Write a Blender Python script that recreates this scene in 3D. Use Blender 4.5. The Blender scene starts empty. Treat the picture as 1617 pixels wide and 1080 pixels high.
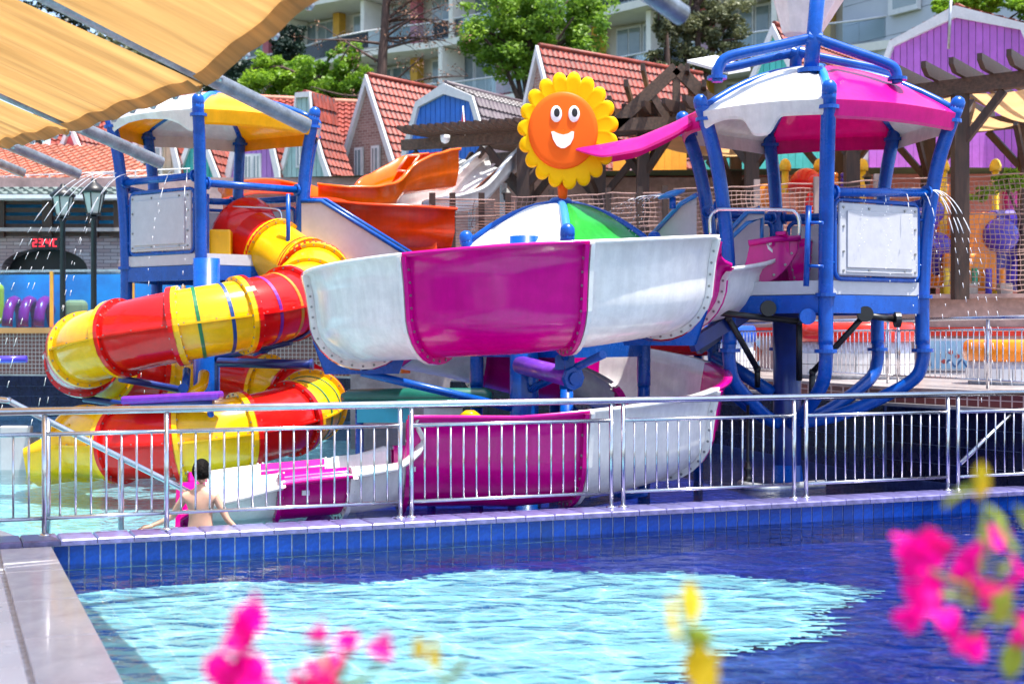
import bpy, math, random
from mathutils import Vector, Matrix
random.seed(7)
sc = bpy.context.scene
COL = sc.collection
PI = math.pi
R = math.radians
# ---------------------------------------------------------------- camera, world, sun, exposure
F = 2246.0; CX = 808.5; HY = 530.0; EYE = 1.65
cam_d = bpy.data.cameras.new('camera'); cam = bpy.data.objects.new('camera', cam_d); COL.objects.link(cam)
cam.location = (0, 0, EYE); cam.rotation_euler = (R(90), 0, 0)
cam_d.sensor_width = 36; cam_d.lens = 50; cam_d.shift_y = -10/1617
cam_d.clip_start = 0.1; cam_d.clip_end = 2000
cam_d.dof.use_dof = True; cam_d.dof.focus_distance = 15.0; cam_d.dof.aperture_fstop = 2.0
sc.camera = cam
SUN_DIR = Vector((0.24, -0.13, 0.92)).normalized()      # towards the sun
w = bpy.data.worlds.new('World'); sc.world = w; w.use_nodes = True
nt = w.node_tree; nt.nodes.clear()
sky = nt.nodes.new('ShaderNodeTexSky'); sky.sky_type = 'NISHITA'; sky.sun_disc = False
sky.sun_elevation = math.asin(SUN_DIR.z); sky.sun_rotation = math.atan2(SUN_DIR.x, SUN_DIR.y)
sky.dust_density = 2.0; sky.altitude = 50
bg = nt.nodes.new('ShaderNodeBackground'); bg.inputs[1].default_value = 0.14
wo = nt.nodes.new('ShaderNodeOutputWorld')
nt.links.new(sky.outputs[0], bg.inputs[0]); nt.links.new(bg.outputs[0], wo.inputs[0])
sl = bpy.data.lights.new('sun', 'SUN'); sl.energy = 4.2; sl.angle = R(0.5); sl.color = (1, .95, .87)
so = bpy.data.objects.new('sun', sl); COL.objects.link(so)
so.rotation_euler = (-SUN_DIR).to_track_quat('-Z', 'Y').to_euler(); so.location = (10, 10, 30)
sc.view_settings.view_transform = 'Standard'; sc.view_settings.look = 'None'
sc.view_settings.exposure = 1.4; sc.view_settings.gamma = 1.0
sc.view_settings.use_curve_mapping = False

# ---------------------------------------------------------------- helpers
def V(*a): return Vector(a)
def P(px, py, Y):                                     # measured photo position + distance -> place
    return Vector(((px-CX)/F*Y, Y, EYE-(py-HY)/F*Y))
def PX(px, Y, z): return Vector(((px-CX)/F*Y, Y, z))
def lerp(a, b, t): return a+(b-a)*t
def interp(xs, ys, x):
    if x <= xs[0]: return ys[0]
    for i in range(len(xs)-1):
        if x <= xs[i+1]:
            t = (x-xs[i])/(xs[i+1]-xs[i]); return ys[i]+(ys[i+1]-ys[i])*t
    return ys[-1]
def catmull(pts, n):
    pts = [Vector(p) for p in pts]; out = []
    for i in range(len(pts)-1):
        p0 = pts[max(0, i-1)]; p1 = pts[i]; p2 = pts[i+1]; p3 = pts[min(len(pts)-1, i+2)]
        for k in range(n):
            t = k/n
            out.append(0.5*((2*p1)+(p2-p0)*t+(2*p0-5*p1+4*p2-p3)*t*t+(3*p1-p0-3*p2+p3)*t*t*t))
    out.append(pts[-1]); return out

class MB:
    def __init__(s): s.v = []; s.f = []; s.sm = []
    def face(s, idx, sm=False): s.f.append(idx); s.sm.append(sm)
    def poly(s, pts):
        b = len(s.v); s.v += [Vector(p) for p in pts]; s.face(list(range(b, b+len(pts)))); return s
    def box(s, c, size, rz=0, M=None):
        c = Vector(c); x, y, z = size[0]/2, size[1]/2, size[2]/2
        if M is None: M = Matrix.Rotation(rz, 3, 'Z')
        b = len(s.v)
        for dz in (-z, z):
            for dx, dy in ((-x, -y), (x, -y), (x, y), (-x, y)): s.v.append(c+M@Vector((dx, dy, dz)))
        for f in ((0, 3, 2, 1), (4, 5, 6, 7), (0, 1, 5, 4), (1, 2, 6, 5), (2, 3, 7, 6), (3, 0, 4, 7)): s.face([b+i for i in f])
        return s
    def bar(s, a, b_, wd, ht, up=(0, 0, 1)):
        a = Vector(a); b_ = Vector(b_); y = (b_-a); L = y.length; y.normalize()
        up = Vector(up)
        if abs(y.dot(up)) > .99: up = Vector((1, 0, 0)) if abs(y.x) < .9 else Vector((0, 1, 0))
        x = y.cross(up).normalized(); z = x.cross(y)
        return s.box((a+b_)/2, (wd, L, ht), M=Matrix((x, y, z)).transposed())
    def prism(s, poly, off):                           # flat polygon extruded by off
        off = Vector(off); n = len(poly); b = len(s.v)
        s.v += [Vector(p) for p in poly]+[Vector(p)+off for p in poly]
        s.face(list(range(b, b+n))[::-1]); s.face([b+n+i for i in range(n)])
        for i in range(n):
            j = (i+1) % n; s.face([b+i, b+j, b+n+j, b+n+i])
        return s
    def tube(s, pts, r, seg=10, caps=True, sm=True):
        pts = [Vector(p) for p in pts]; n = len(pts); b = len(s.v)
        rr = r if isinstance(r, (list, tuple)) else [r]*n
        ref = None
        for i, p in enumerate(pts):
            t = (pts[min(i+1, n-1)]-pts[max(i-1, 0)]).normalized()
            if ref is None: ref = Vector((0, 0, 1)) if abs(t.z) < .9 else Vector((0, 1, 0))
            x = (ref-t*ref.dot(t)).normalized(); ref = x; y = t.cross(x)
            for k in range(seg):
                a = 2*PI*k/seg; s.v.append(p+x*math.cos(a)*rr[i]+y*math.sin(a)*rr[i])
        for i in range(n-1):
            for k in range(seg):
                k2 = (k+1) % seg
                s.face([b+i*seg+k, b+i*seg+k2, b+(i+1)*seg+k2, b+(i+1)*seg+k], sm)
        if caps:
            s.face([b+k for k in range(seg)][::-1]); s.face([b+(n-1)*seg+k for k in range(seg)])
        return s
    def lathe(s, c, prof, seg=20, axis=None, sm=True, x0=None):   # prof (r, h) along axis
        c = Vector(c); ax = Vector(axis).normalized() if axis else Vector((0, 0, 1))
        x = Vector((1, 0, 0)) if abs(ax.x) < .9 else Vector((0, 1, 0))
        x = (x-ax*x.dot(ax)).normalized(); y = ax.cross(x); b = len(s.v)
        for r, h in prof:
            for k in range(seg):
                a = 2*PI*k/seg; s.v.append(c+ax*h+(x*math.cos(a)+y*math.sin(a))*max(r, 1e-4))
        for i in range(len(prof)-1):
            for k in range(seg):
                k2 = (k+1) % seg; s.face([b+i*seg+k, b+i*seg+k2, b+(i+1)*seg+k2, b+(i+1)*seg+k], sm)
        s.face([b+k for k in range(seg)][::-1]); s.face([b+(len(prof)-1)*seg+k for k in range(seg)])
        return s
    def grid(s, rows, closed_u=False, sm=True, flip=False):       # rows of points
        b = len(s.v); m = len(rows[0])
        for r in rows: s.v += [Vector(p) for p in r]
        for i in range(len(rows)-1):
            for k in range(m if closed_u else m-1):
                k2 = (k+1) % m
                q = [b+i*m+k, b+i*m+k2, b+(i+1)*m+k2, b+(i+1)*m+k]
                s.face(q[::-1] if flip else q, sm)
        return s
    def build(s, name, mat, parent=None, origin=None, **kw):
        if parent is not None: o0 = root_loc(parent)
        else: o0 = Vector(origin) if origin is not None else Vector((0, 0, 0))
        me = bpy.data.meshes.new(name)
        me.from_pydata([tuple(p-o0) for p in s.v], [], s.f); me.update()
        me.polygons.foreach_set('use_smooth', s.sm)
        me.materials.append(mat)
        o = bpy.data.objects.new(name, me); COL.objects.link(o)
        if parent is not None: o.parent = parent
        else: o.location = o0
        for k, v_ in kw.items(): o[k] = v_
        return o
def root_loc(o):
    while o.parent: o = o.parent
    return Vector(o.location)
def thing(name, loc, label, cat, group=None):
    o = bpy.data.objects.new(name, None); COL.objects.link(o); o.location = loc; o.empty_display_size = .2
    o['label'] = label; o['category'] = cat
    if group: o['group'] = group
    return o
def tag(o, label, cat, group=None):
    o['label'] = label; o['category'] = cat
    if group: o['group'] = group
    return o
def smooth_mod(o, lv=1):
    m = o.modifiers.new('s', 'SUBSURF'); m.levels = lv; m.render_levels = lv
def bevel(o, wd=.01, seg=2):
    m = o.modifiers.new('b', 'BEVEL'); m.width = wd; m.segments = seg; m.limit_method = 'ANGLE'; m.angle_limit = R(40); return o
def piece(name, me, parent, loc, rz=0, scale=None):    # an alike piece sharing mesh data
    o = bpy.data.objects.new(name, me); COL.objects.link(o); o.parent = parent
    o.location = Vector(loc)-root_loc(parent); o.rotation_euler = (0, 0, rz)
    if scale: o.scale = scale
    return o
def mesh_of(mb, name, mat):
    me = bpy.data.meshes.new(name); me.from_pydata([tuple(p) for p in mb.v], [], mb.f); me.update()
    me.polygons.foreach_set('use_smooth', mb.sm); me.materials.append(mat); return me
def dup(root, loc, label=None, group=None, rz=None):
    r = root.copy(); COL.objects.link(r); r.location = loc
    if rz is not None: r.rotation_euler = (0, 0, rz)
    if label: r['label'] = label
    if group: r['group'] = group
    for ch in list(root.children):
        c = ch.copy(); COL.objects.link(c); c.parent = r
        for g in ch.children:
            d = g.copy(); COL.objects.link(d); d.parent = c
    return r

# ---------------------------------------------------------------- materials
def nodes(name):
    m = bpy.data.materials.new(name); m.use_nodes = True; t = m.node_tree
    return m, t, t.nodes['Principled BSDF'], t.nodes['Material Output']
def N(t, typ, **kw):
    n = t.nodes.new(typ)
    for k, v_ in kw.items():
        if k.startswith('i_'): n.inputs[k[2:].replace('_', ' ')].default_value = v_
        else: setattr(n, k, v_)
    return n
def mat(name, col, rough=.5, metal=0, coat=0, var=.12, scale=3, bump=.0, bscale=40, spec=.5, stretch=None, col2=None, rnd=0, trans=0, dirt=0, streak=0):
    m, t, b, o = nodes(name); L = t.links.new
    b.inputs['Roughness'].default_value = rough; b.inputs['Metallic'].default_value = metal
    b.inputs['Coat Weight'].default_value = coat; b.inputs['Coat Roughness'].default_value = .08
    b.inputs['Specular IOR Level'].default_value = spec
    tc = N(t, 'ShaderNodeTexCoord'); mp = N(t, 'ShaderNodeMapping')
    if stretch: mp.inputs['Scale'].default_value = stretch
    L(tc.outputs['Object'], mp.inputs[0])
    ns = N(t, 'ShaderNodeTexNoise', i_Scale=scale, i_Detail=6.0, i_Roughness=.6); L(mp.outputs[0], ns.inputs['Vector'])
    cr = N(t, 'ShaderNodeValToRGB'); L(ns.outputs[0], cr.inputs[0])
    c = Vector(col); d = Vector(col2) if col2 else c*(1-var*1.6)
    cr.color_ramp.elements[0].position = .3; cr.color_ramp.elements[0].color = (*d, 1)
    cr.color_ramp.elements[1].position = .68; cr.color_ramp.elements[1].color = (*[min(1, q) for q in (c*(1+var*.4))], 1)
    src = cr.outputs[0]
    if dirt:
        n2 = N(t, 'ShaderNodeTexNoise', i_Scale=scale*5, i_Detail=8.0, i_Roughness=.7); L(mp.outputs[0], n2.inputs['Vector'])
        r2 = N(t, 'ShaderNodeValToRGB'); L(n2.outputs[0], r2.inputs[0])
        r2.color_ramp.elements[0].position = .42; r2.color_ramp.elements[1].position = .62
        r2.color_ramp.elements[0].color = (1-dirt, 1-dirt, 1-dirt*.9, 1); r2.color_ramp.elements[1].color = (1, 1, 1, 1)
        mx = N(t, 'ShaderNodeMixRGB', blend_type='MULTIPLY'); mx.inputs[0].default_value = 1
        L(src, mx.inputs[1]); L(r2.outputs[0], mx.inputs[2]); src = mx.outputs[0]
    if streak:
        m3 = N(t, 'ShaderNodeMapping'); m3.inputs['Scale'].default_value = (7, 7, .5); L(tc.outputs['Object'], m3.inputs[0])
        n3 = N(t, 'ShaderNodeTexNoise', i_Scale=1.6, i_Detail=5.0, i_Roughness=.65); L(m3.outputs[0], n3.inputs['Vector'])
        r3 = N(t, 'ShaderNodeValToRGB'); L(n3.outputs[0], r3.inputs[0])
        r3.color_ramp.elements[0].position = .38; r3.color_ramp.elements[1].position = .6
        r3.color_ramp.elements[0].color = (1-streak, 1-streak, 1-streak*1.1, 1); r3.color_ramp.elements[1].color = (1, 1, 1, 1)
        mx = N(t, 'ShaderNodeMixRGB', blend_type='MULTIPLY'); mx.inputs[0].default_value = 1
        L(src, mx.inputs[1]); L(r3.outputs[0], mx.inputs[2]); src = mx.outputs[0]
    if rnd:
        oi = N(t, 'ShaderNodeObjectInfo'); hs = N(t, 'ShaderNodeHueSaturation')
        mr = N(t, 'ShaderNodeMapRange'); mr.inputs[3].default_value = 1-rnd; mr.inputs[4].default_value = 1+rnd
        L(oi.outputs['Random'], mr.inputs[0]); L(mr.outputs[0], hs.inputs['Value']); L(src, hs.inputs['Color']); src = hs.outputs[0]
    L(src, b.inputs['Base Color'])
    rr = N(t, 'ShaderNodeMapRange'); rr.inputs[3].default_value = max(.02, rough-.08); rr.inputs[4].default_value = min(1, rough+.12)
    L(ns.outputs[0], rr.inputs[0]); L(rr.outputs[0], b.inputs['Roughness'])
    if bump:
        nb = N(t, 'ShaderNodeTexNoise', i_Scale=bscale, i_Detail=4.0); L(mp.outputs[0], nb.inputs['Vector'])
        bp = N(t, 'ShaderNodeBump', i_Strength=bump, i_Distance=.02); L(nb.outputs[0], bp.inputs['Height'])
        L(bp.outputs[0], b.inputs['Normal'])
    if trans:
        tr = N(t, 'ShaderNodeBsdfTranslucent'); L(src, tr.inputs[0]); mx = N(t, 'ShaderNodeMixShader'); mx.inputs[0].default_value = trans
        L(b.outputs[0], mx.inputs[1]); L(tr.outputs[0], mx.inputs[2]); L(mx.outputs[0], o.inputs[0])
    return m
def fiber(name, col, trans=0.0):                      # glossy gel-coated fibreglass
    return mat(name, col, rough=.16, coat=.15, var=.07, scale=1.3, bump=.14, bscale=4, spec=.38, trans=trans, dirt=.10, streak=.08)

M = {}
M['yellow'] = fiber('yellow_fibreglass', (.95, .50, .004)); M['red'] = fiber('red_fibreglass', (.72, .008, .006))
M['magenta'] = fiber('magenta_fibreglass', (.64, .0, .26), .12); M['white'] = fiber('white_fibreglass', (.88, .87, .85), .12)
M['pinkcan'] = fiber('magenta_canopy', (.78, .012, .30), .3); M['whitecan'] = fiber('white_canopy', (.82, .81, .79), .16)
M['yellowcan'] = fiber('yellow_canopy', (.92, .52, .01), .3); M['greencan'] = fiber('green_canopy', (.04, .50, .07), .45)
M['orange'] = fiber('orange_fibreglass', (.98, .15, .0), .15); M['redorange'] = fiber('red_orange_fibreglass', (.95, .055, .0), .1)
M['whiteslide'] = fiber('pale_fibreglass', (.78, .80, .80)); M['salmonf'] = fiber('salmon_fibreglass', (.85, .32, .2))
M['blue'] = mat('blue_painted_steel', (.002, .082, .43), rough=.25, coat=.1, var=.15, scale=5, dirt=.12, spec=.35)
M['navy'] = mat('dark_blue_steel', (.008, .03, .2), rough=.35, coat=.3, var=.2, scale=5)
M['lightblue'] = mat('sky_blue_steel', (.02, .22, .62), rough=.3, coat=.3, var=.1)
M['black'] = mat('black_paint', (.012, .012, .013), rough=.4, var=.2)
M['panel'] = mat('white_hdpe_panel', (.50, .50, .54), rough=.32, var=.05, scale=2, bump=.05, bscale=120, dirt=.08)
M['purple'] = mat('purple_paint', (.20, .03, .50), rough=.3, coat=.2, var=.15, dirt=.25)
M['green'] = mat('dark_green_vinyl', (.006, .12, .09), rough=.35, coat=.2, var=.2)
M['steel'] = mat('stainless_steel', (.62, .62, .66), rough=.2, metal=1, var=.08, scale=8, bump=.03, bscale=60)
M['galv'] = mat('galvanised_steel', (.5, .53, .56), rough=.38, metal=.7, var=.25, scale=14, dirt=.2)
M['stripeb'] = mat('blue_tape', (.003, .05, .22), rough=.4); M['stripeg'] = mat('green_tape', (.005, .16, .05), rough=.4)
M['stripep'] = mat('purple_tape', (.16, .01, .25), rough=.4); M['stripeo'] = mat('olive_tape', (.5, .2, .01), rough=.4)
M['bolt'] = mat('bolt_steel', (.3, .3, .3), rough=.4, metal=.8)
M['tileblue'] = mat('glazed_blue_tile', (.001, .040, .29), rough=.14, coat=.2, var=.25, spec=.35, scale=9, rnd=.22, dirt=.3)
M['tilenavy'] = mat('glazed_navy_tile', (.002, .004, .030), rough=.25, coat=.0, spec=.25, var=.3, scale=6, rnd=.4)
M['grout'] = mat('pale_grout', (.62, .68, .80), rough=.8, var=.3, scale=20)
M['groutd'] = mat('dark_grout', (.09, .12, .24), rough=.8, var=.3, scale=20)
M['coping'] = mat('blue_grey_coping_tile', (.17, .16, .38), rough=.3, coat=.3, var=.25, scale=9, rnd=.18, dirt=.25)
M['wood'] = mat('dark_stained_wood', (.055, .026, .016), rough=.55, var=.4, scale=4, stretch=(6, 6, .7), bump=.3, bscale=30)
M['wood2'] = mat('weathered_brown_wood', (.10, .055, .035), rough=.6, var=.4, scale=4, stretch=(6, 1, 6), bump=.3, bscale=30)
M['fabric'] = mat('tan_shade_fabric', (.54, .30, .10), rough=.8, var=.3, scale=1.5, stretch=(1, 1, 1), bump=.3, bscale=6, trans=.45)
_t = M['fabric'].node_tree; _mp = [n for n in _t.nodes if n.bl_idname == 'ShaderNodeMapping'][0]; _tc = [n for n in _t.nodes if n.bl_idname == 'ShaderNodeTexCoord'][0]
_vr = _t.nodes.new('ShaderNodeVectorRotate'); _vr.rotation_type = 'Z_AXIS'; _vr.inputs['Angle'].default_value = -math.atan2(.65, .76)
_t.links.new(_tc.outputs['Object'], _vr.inputs['Vector']); _t.links.new(_vr.outputs[0], _mp.inputs[0]); _mp.inputs['Scale'].default_value = (.22, 3.2, .6)  # darker streaks along the tubes paint the shade of folds into the colour
M['tanpanel'] = mat('tan_roof_fabric', (.8, .5, .24), rough=.7, var=.15, scale=2, trans=.45)
M['skin'] = mat('skin', (.60, .35, .25), rough=.5, var=.12, scale=6, bump=.1, bscale=80); M['skin'].node_tree.nodes['Principled BSDF'].inputs['Subsurface Weight'].default_value = .1
M['hair'] = mat('dark_hair', (.006, .004, .004), spec=.15, rough=.6, var=.4, scale=30, bump=.6, bscale=120)
M['trim'] = mat('white_trim', (.72, .72, .74), rough=.5, var=.08, scale=3, dirt=.1)
M['glassd'] = mat('window_glass', (.10, .15, .18), rough=.06, spec=.8, var=.5, scale=.7, col2=(.3, .34, .36))
M['plaster'] = mat('cream_render', (.80, .77, .70), rough=.8, var=.08, scale=1, dirt=.06)
M['hotelwall'] = mat('pale_grey_cladding', (.50, .53, .60), rough=.7, var=.05, scale=1)
M['ochre'] = mat('ochre_panel', (.70, .36, .04), rough=.6); M['rose'] = mat('rose_panel', (.55, .14, .18), rough=.6)
M['bark'] = mat('bark', (.10, .06, .05), rough=.9, var=.4, scale=6, bump=.6, bscale=20, stretch=(3, 3, .6))
M['twig'] = mat('dead_leaves', (.30, .16, .10), rough=.9, var=.4, scale=9)
def leafm(name, a, b, tr=.35): return mat(name, a, rough=.5, var=.1, scale=.9, col2=b, trans=tr)
M['leaf1'] = leafm('bright_leaves', (.30, .46, .03), (.08, .22, .02), .5); M['leaf2'] = leafm('mid_leaves', (.26, .42, .04), (.06, .17, .02), .5)
M['leaf3'] = leafm('dark_needles', (.018, .045, .028), (.006, .016, .012), .15); M['leaf4'] = leafm('spruce_needles', (.18, .19, .09), (.05, .07, .035), .3)
M['grass'] = mat('hill_ground', (.06, .09, .03), rough=.95, var=.5, scale=.6, bump=.6, bscale=4)
M['deck'] = mat('terrace_stone', (.42, .37, .35), rough=.3, var=.25, scale=2.5, dirt=.2, coat=.2)
M['pinkwall'] = mat('pink_stone_cladding', (.50, .33, .30), rough=.55, var=.25, scale=2.2, dirt=.2, bump=.1)
M['salmon'] = mat('salmon_render', (.62, .20, .15), rough=.8, var=.12, scale=1.5, dirt=.12)
M['capred'] = fiber('red_counter_top', (.75, .03, .015)); M['caporange'] = fiber('orange_counter_top', (.90, .26, .01)); M['capblue'] = fiber('blue_counter_top', (.02, .10, .55))
M['whitetile'] = mat('white_tile', (.68, .70, .74), rough=.2, var=.06, scale=5, rnd=.08)
M['net'] = mat('net_rope', (.36, .22, .19), rough=.8, var=.2, scale=10)
M['netdark'] = mat('brown_net_rope', (.20, .09, .07), rough=.8, var=.2, scale=10)
M['lampglass'] = mat('frosted_lamp_glass', (.75, .74, .66), rough=.3, var=.05, trans=.3)
M['led'] = mat('led_red', (.9, .02, .03), rough=.4)
_l = M['led'].node_tree.nodes['Principled BSDF']; _l.inputs['Emission Color'].default_value = (1, .02, .04, 1); _l.inputs['Emission Strength'].default_value = 1.2
M['bract'] = mat('bougainvillea_bract', (.86, .0, .34), rough=.6, var=.12, scale=20, trans=.4, spec=.2)
M['bract2'] = mat('deep_bract', (.75, .0, .22), rough=.5, var=.12, scale=20, trans=.45)
M['fleaf'] = mat('plant_leaf', (.26, .36, .03), rough=.45, var=.2, scale=15, trans=.45)
M['yleaf'] = mat('yellow_leaf', (.80, .62, .02), rough=.5, var=.15, scale=15, trans=.4)
M['sunyellow'] = mat('sun_yellow', (.98, .60, .0), rough=.4, var=.04, spec=.15, trans=.25); M['sunorange'] = mat('sun_orange', (.95, .15, .012), rough=.4, var=.05, spec=.15, trans=.15); M['white_flat'] = mat('white_print', (.85, .85, .83), rough=.3, var=.03)
M['jet'] = mat('water_spray', (.9, .92, .95), rough=.1, var=.02, trans=.4)
M['playorange'] = fiber('play_orange', (.85, .26, .02)); M['playpurple'] = fiber('play_blue_violet', (.08, .05, .5)); M['playred'] = fiber('play_red', (.7, .01, .01)); M['playyellow'] = fiber('play_yellow', (.85, .6, .05)); M['playgreen'] = fiber('play_green', (.03, .3, .15))
def paint(n, c): return mat(n, c, rough=.6, var=.12, scale=3, rnd=.06, dirt=.08, bump=.1, bscale=25)
M['wpurple'] = paint('purple_cladding', (.46, .13, .58)); M['wteal'] = paint('teal_cladding', (.07, .52, .47)); M['wblue'] = paint('blue_cladding', (.03, .17, .66))
M['wmint'] = paint('pale_teal_cladding', (.42, .62, .62)); M['wlilac'] = paint('lilac_cladding', (.50, .22, .62)); M['wcream'] = paint('cream_cladding', (.75, .58, .40)); M['wpink'] = paint('pink_cladding', (.80, .13, .16)); M['wyellow'] = paint('amber_cladding', (.85, .42, .03))
M['roofred'] = mat('red_roof_tile', (.31, .048, .028), rough=.55, var=.35, scale=3, dirt=.25); M['roofbrick'] = mat('orange_roof_tile', (.62, .24, .15), rough=.6, var=.3, scale=3, dirt=.2)
M['roofdark'] = mat('dark_roof_tile', (.13, .10, .12), rough=.5, var=.3, scale=3); M['roofgreen'] = mat('mossy_roof_tile', (.14, .18, .17), rough=.7, var=.4, scale=4)

def brickmat(name, c1, c2, mort, sx, bw=.5, rh=.25, msz=.02, rough=.8, coat=0, rot=None):
    m, t, b, o = nodes(name); L = t.links.new
    tc = N(t, 'ShaderNodeTexCoord'); mp = N(t, 'ShaderNodeMapping'); mp.inputs['Rotation'].default_value = rot or (R(90), 0, 0)
    L(tc.outputs['Object'], mp.inputs[0])
    br = N(t, 'ShaderNodeTexBrick', i_Scale=sx); br.inputs['Color1'].default_value = (*c1, 1); br.inputs['Color2'].default_value = (*c2, 1); br.inputs['Mortar'].default_value = (*mort, 1)
    br.offset = 0 if bw == rh else .5; br.inputs['Brick Width'].default_value = bw; br.inputs['Row Height'].default_value = rh; br.inputs['Mortar Size'].default_value = msz
    L(mp.outputs[0], br.inputs['Vector']); L(br.outputs[0], b.inputs['Base Color'])
    bp = N(t, 'ShaderNodeBump', i_Strength=.5, i_Distance=.02, invert=True); L(br.outputs['Fac'], bp.inputs['Height']); L(bp.outputs[0], b.inputs['Normal'])
    b.inputs['Roughness'].default_value = rough; b.inputs['Coat Weight'].default_value = coat
    return m
M['brick'] = brickmat('pinkish_brick', (.36, .22, .19), (.26, .14, .12), (.45, .38, .35), 3.2)
M['stonewall'] = brickmat('stacked_stone', (.30, .20, .19), (.42, .33, .31), (.14, .10, .10), 1.6, .5, .13, .012)
M['mosaic'] = brickmat('brown_mosaic', (.15, .045, .04), (.10, .03, .03), (.45, .33, .32), 6, .5, .5, .035, .25, .1)
def floormat(name, c1, c2, gr, tile=.2):              # pool floor tiles
    m, t, b, o = nodes(name); L = t.links.new
    tc = N(t, 'ShaderNodeTexCoord'); mp = N(t, 'ShaderNodeMapping'); mp.inputs['Rotation'].default_value = (0, 0, -math.atan2(.373, .928))
    L(tc.outputs['Object'], mp.inputs[0])
    br = N(t, 'ShaderNodeTexBrick', i_Scale=1.0, offset=0); br.inputs['Color1'].default_value = (*c1, 1); br.inputs['Color2'].default_value = (*c2, 1); br.inputs['Mortar'].default_value = (*gr, 1)
    br.inputs['Brick Width'].default_value = tile; br.inputs['Row Height'].default_value = tile; br.inputs['Mortar Size'].default_value = .006
    L(mp.outputs[0], br.inputs['Vector']); L(br.outputs[0], b.inputs['Base Color']); b.inputs['Roughness'].default_value = .4
    return m
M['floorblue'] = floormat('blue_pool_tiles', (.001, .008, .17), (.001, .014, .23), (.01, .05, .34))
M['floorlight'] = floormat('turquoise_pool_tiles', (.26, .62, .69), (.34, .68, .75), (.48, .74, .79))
def watermat(name, tint, sc1, bump, caust=.5):
    m, t, b, o = nodes(name); L = t.links.new; t.nodes.remove(b)
    tc = N(t, 'ShaderNodeTexCoord'); mp = N(t, 'ShaderNodeMapping'); mp.inputs['Scale'].default_value = (1, 1.5, 1); L(tc.outputs['Object'], mp.inputs[0])
    n1 = N(t, 'ShaderNodeTexNoise', i_Scale=sc1, i_Detail=1.6, i_Distortion=1.0); L(mp.outputs[0], n1.inputs['Vector'])
    n2 = N(t, 'ShaderNodeTexNoise', i_Scale=sc1*3.3, i_Detail=2.0, i_Distortion=.4); L(mp.outputs[0], n2.inputs['Vector'])
    ad = N(t, 'ShaderNodeMath', operation='MULTIPLY_ADD'); ad.inputs[1].default_value = .3; L(n2.outputs[0], ad.inputs[0]); L(n1.outputs[0], ad.inputs[2])
    bp = N(t, 'ShaderNodeBump', i_Strength=1.0, i_Distance=bump); L(ad.outputs[0], bp.inputs['Height'])
    fr = N(t, 'ShaderNodeFresnel', i_IOR=1.33); L(bp.outputs[0], fr.inputs['Normal'])
    gl = N(t, 'ShaderNodeBsdfGlossy', i_Roughness=.03); L(bp.outputs[0], gl.inputs['Normal'])
    # caustics painted in: a cell net brightens the transparent colour along its edges
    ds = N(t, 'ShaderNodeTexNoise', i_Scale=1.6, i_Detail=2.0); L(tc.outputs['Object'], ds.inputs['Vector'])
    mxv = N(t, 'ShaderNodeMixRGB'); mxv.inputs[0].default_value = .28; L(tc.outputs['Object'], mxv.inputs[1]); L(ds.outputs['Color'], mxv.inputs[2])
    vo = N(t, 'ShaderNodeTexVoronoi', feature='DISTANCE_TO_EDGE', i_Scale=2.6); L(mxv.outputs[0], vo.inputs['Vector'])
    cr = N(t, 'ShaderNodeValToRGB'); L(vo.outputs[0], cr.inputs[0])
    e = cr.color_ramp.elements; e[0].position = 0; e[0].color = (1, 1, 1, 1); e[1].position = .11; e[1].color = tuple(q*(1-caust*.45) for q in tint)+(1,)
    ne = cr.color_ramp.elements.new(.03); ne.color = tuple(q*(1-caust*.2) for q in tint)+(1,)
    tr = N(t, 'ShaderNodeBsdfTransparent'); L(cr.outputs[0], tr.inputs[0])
    mx = N(t, 'ShaderNodeMixShader'); L(fr.outputs[0], mx.inputs[0]); L(tr.outputs[0], mx.inputs[1]); L(gl.outputs[0], mx.inputs[2])
    L(mx.outputs[0], o.inputs[0]); return m
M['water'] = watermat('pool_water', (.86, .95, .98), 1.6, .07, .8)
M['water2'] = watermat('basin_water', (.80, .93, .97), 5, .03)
def glassmat(name, tint, fac=.85):
    m, t, b, o = nodes(name); L = t.links.new; t.nodes.remove(b)
    fr = N(t, 'ShaderNodeFresnel', i_IOR=1.45); gl = N(t, 'ShaderNodeBsdfGlossy', i_Roughness=.02); tr = N(t, 'ShaderNodeBsdfTransparent'); tr.inputs[0].default_value = (*tint, 1)
    mx = N(t, 'ShaderNodeMixShader'); L(fr.outputs[0], mx.inputs[0]); L(tr.outputs[0], mx.inputs[1]); L(gl.outputs[0], mx.inputs[2]); L(mx.outputs[0], o.inputs[0]); return m
M['glassblue'] = glassmat('blue_tinted_glass', (.50, .82, .97)); M['glassclear'] = glassmat('clear_glass', (.85, .92, .93))
M['marble'] = mat('veined_marble', (.74, .71, .72), rough=.22, var=.1, scale=2.2, col2=(.58, .55, .58), dirt=.12, coat=.3)
M['marble2'] = mat('smooth_pale_marble', (.80, .78, .80), rough=.25, var=.06, scale=1.5, coat=.2)
M['brownstone'] = mat('brown_slate', (.24, .19, .18), rough=.4, var=.35, scale=4, dirt=.3)
M['poolwallblue'] = mat('painted_aqua_wall', (.01, .40, .78), rough=.5, var=.4, scale=1.2, col2=(.02, .20, .50))
M['maroon'] = fiber('maroon_fibreglass', (.45, .02, .22))

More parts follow.
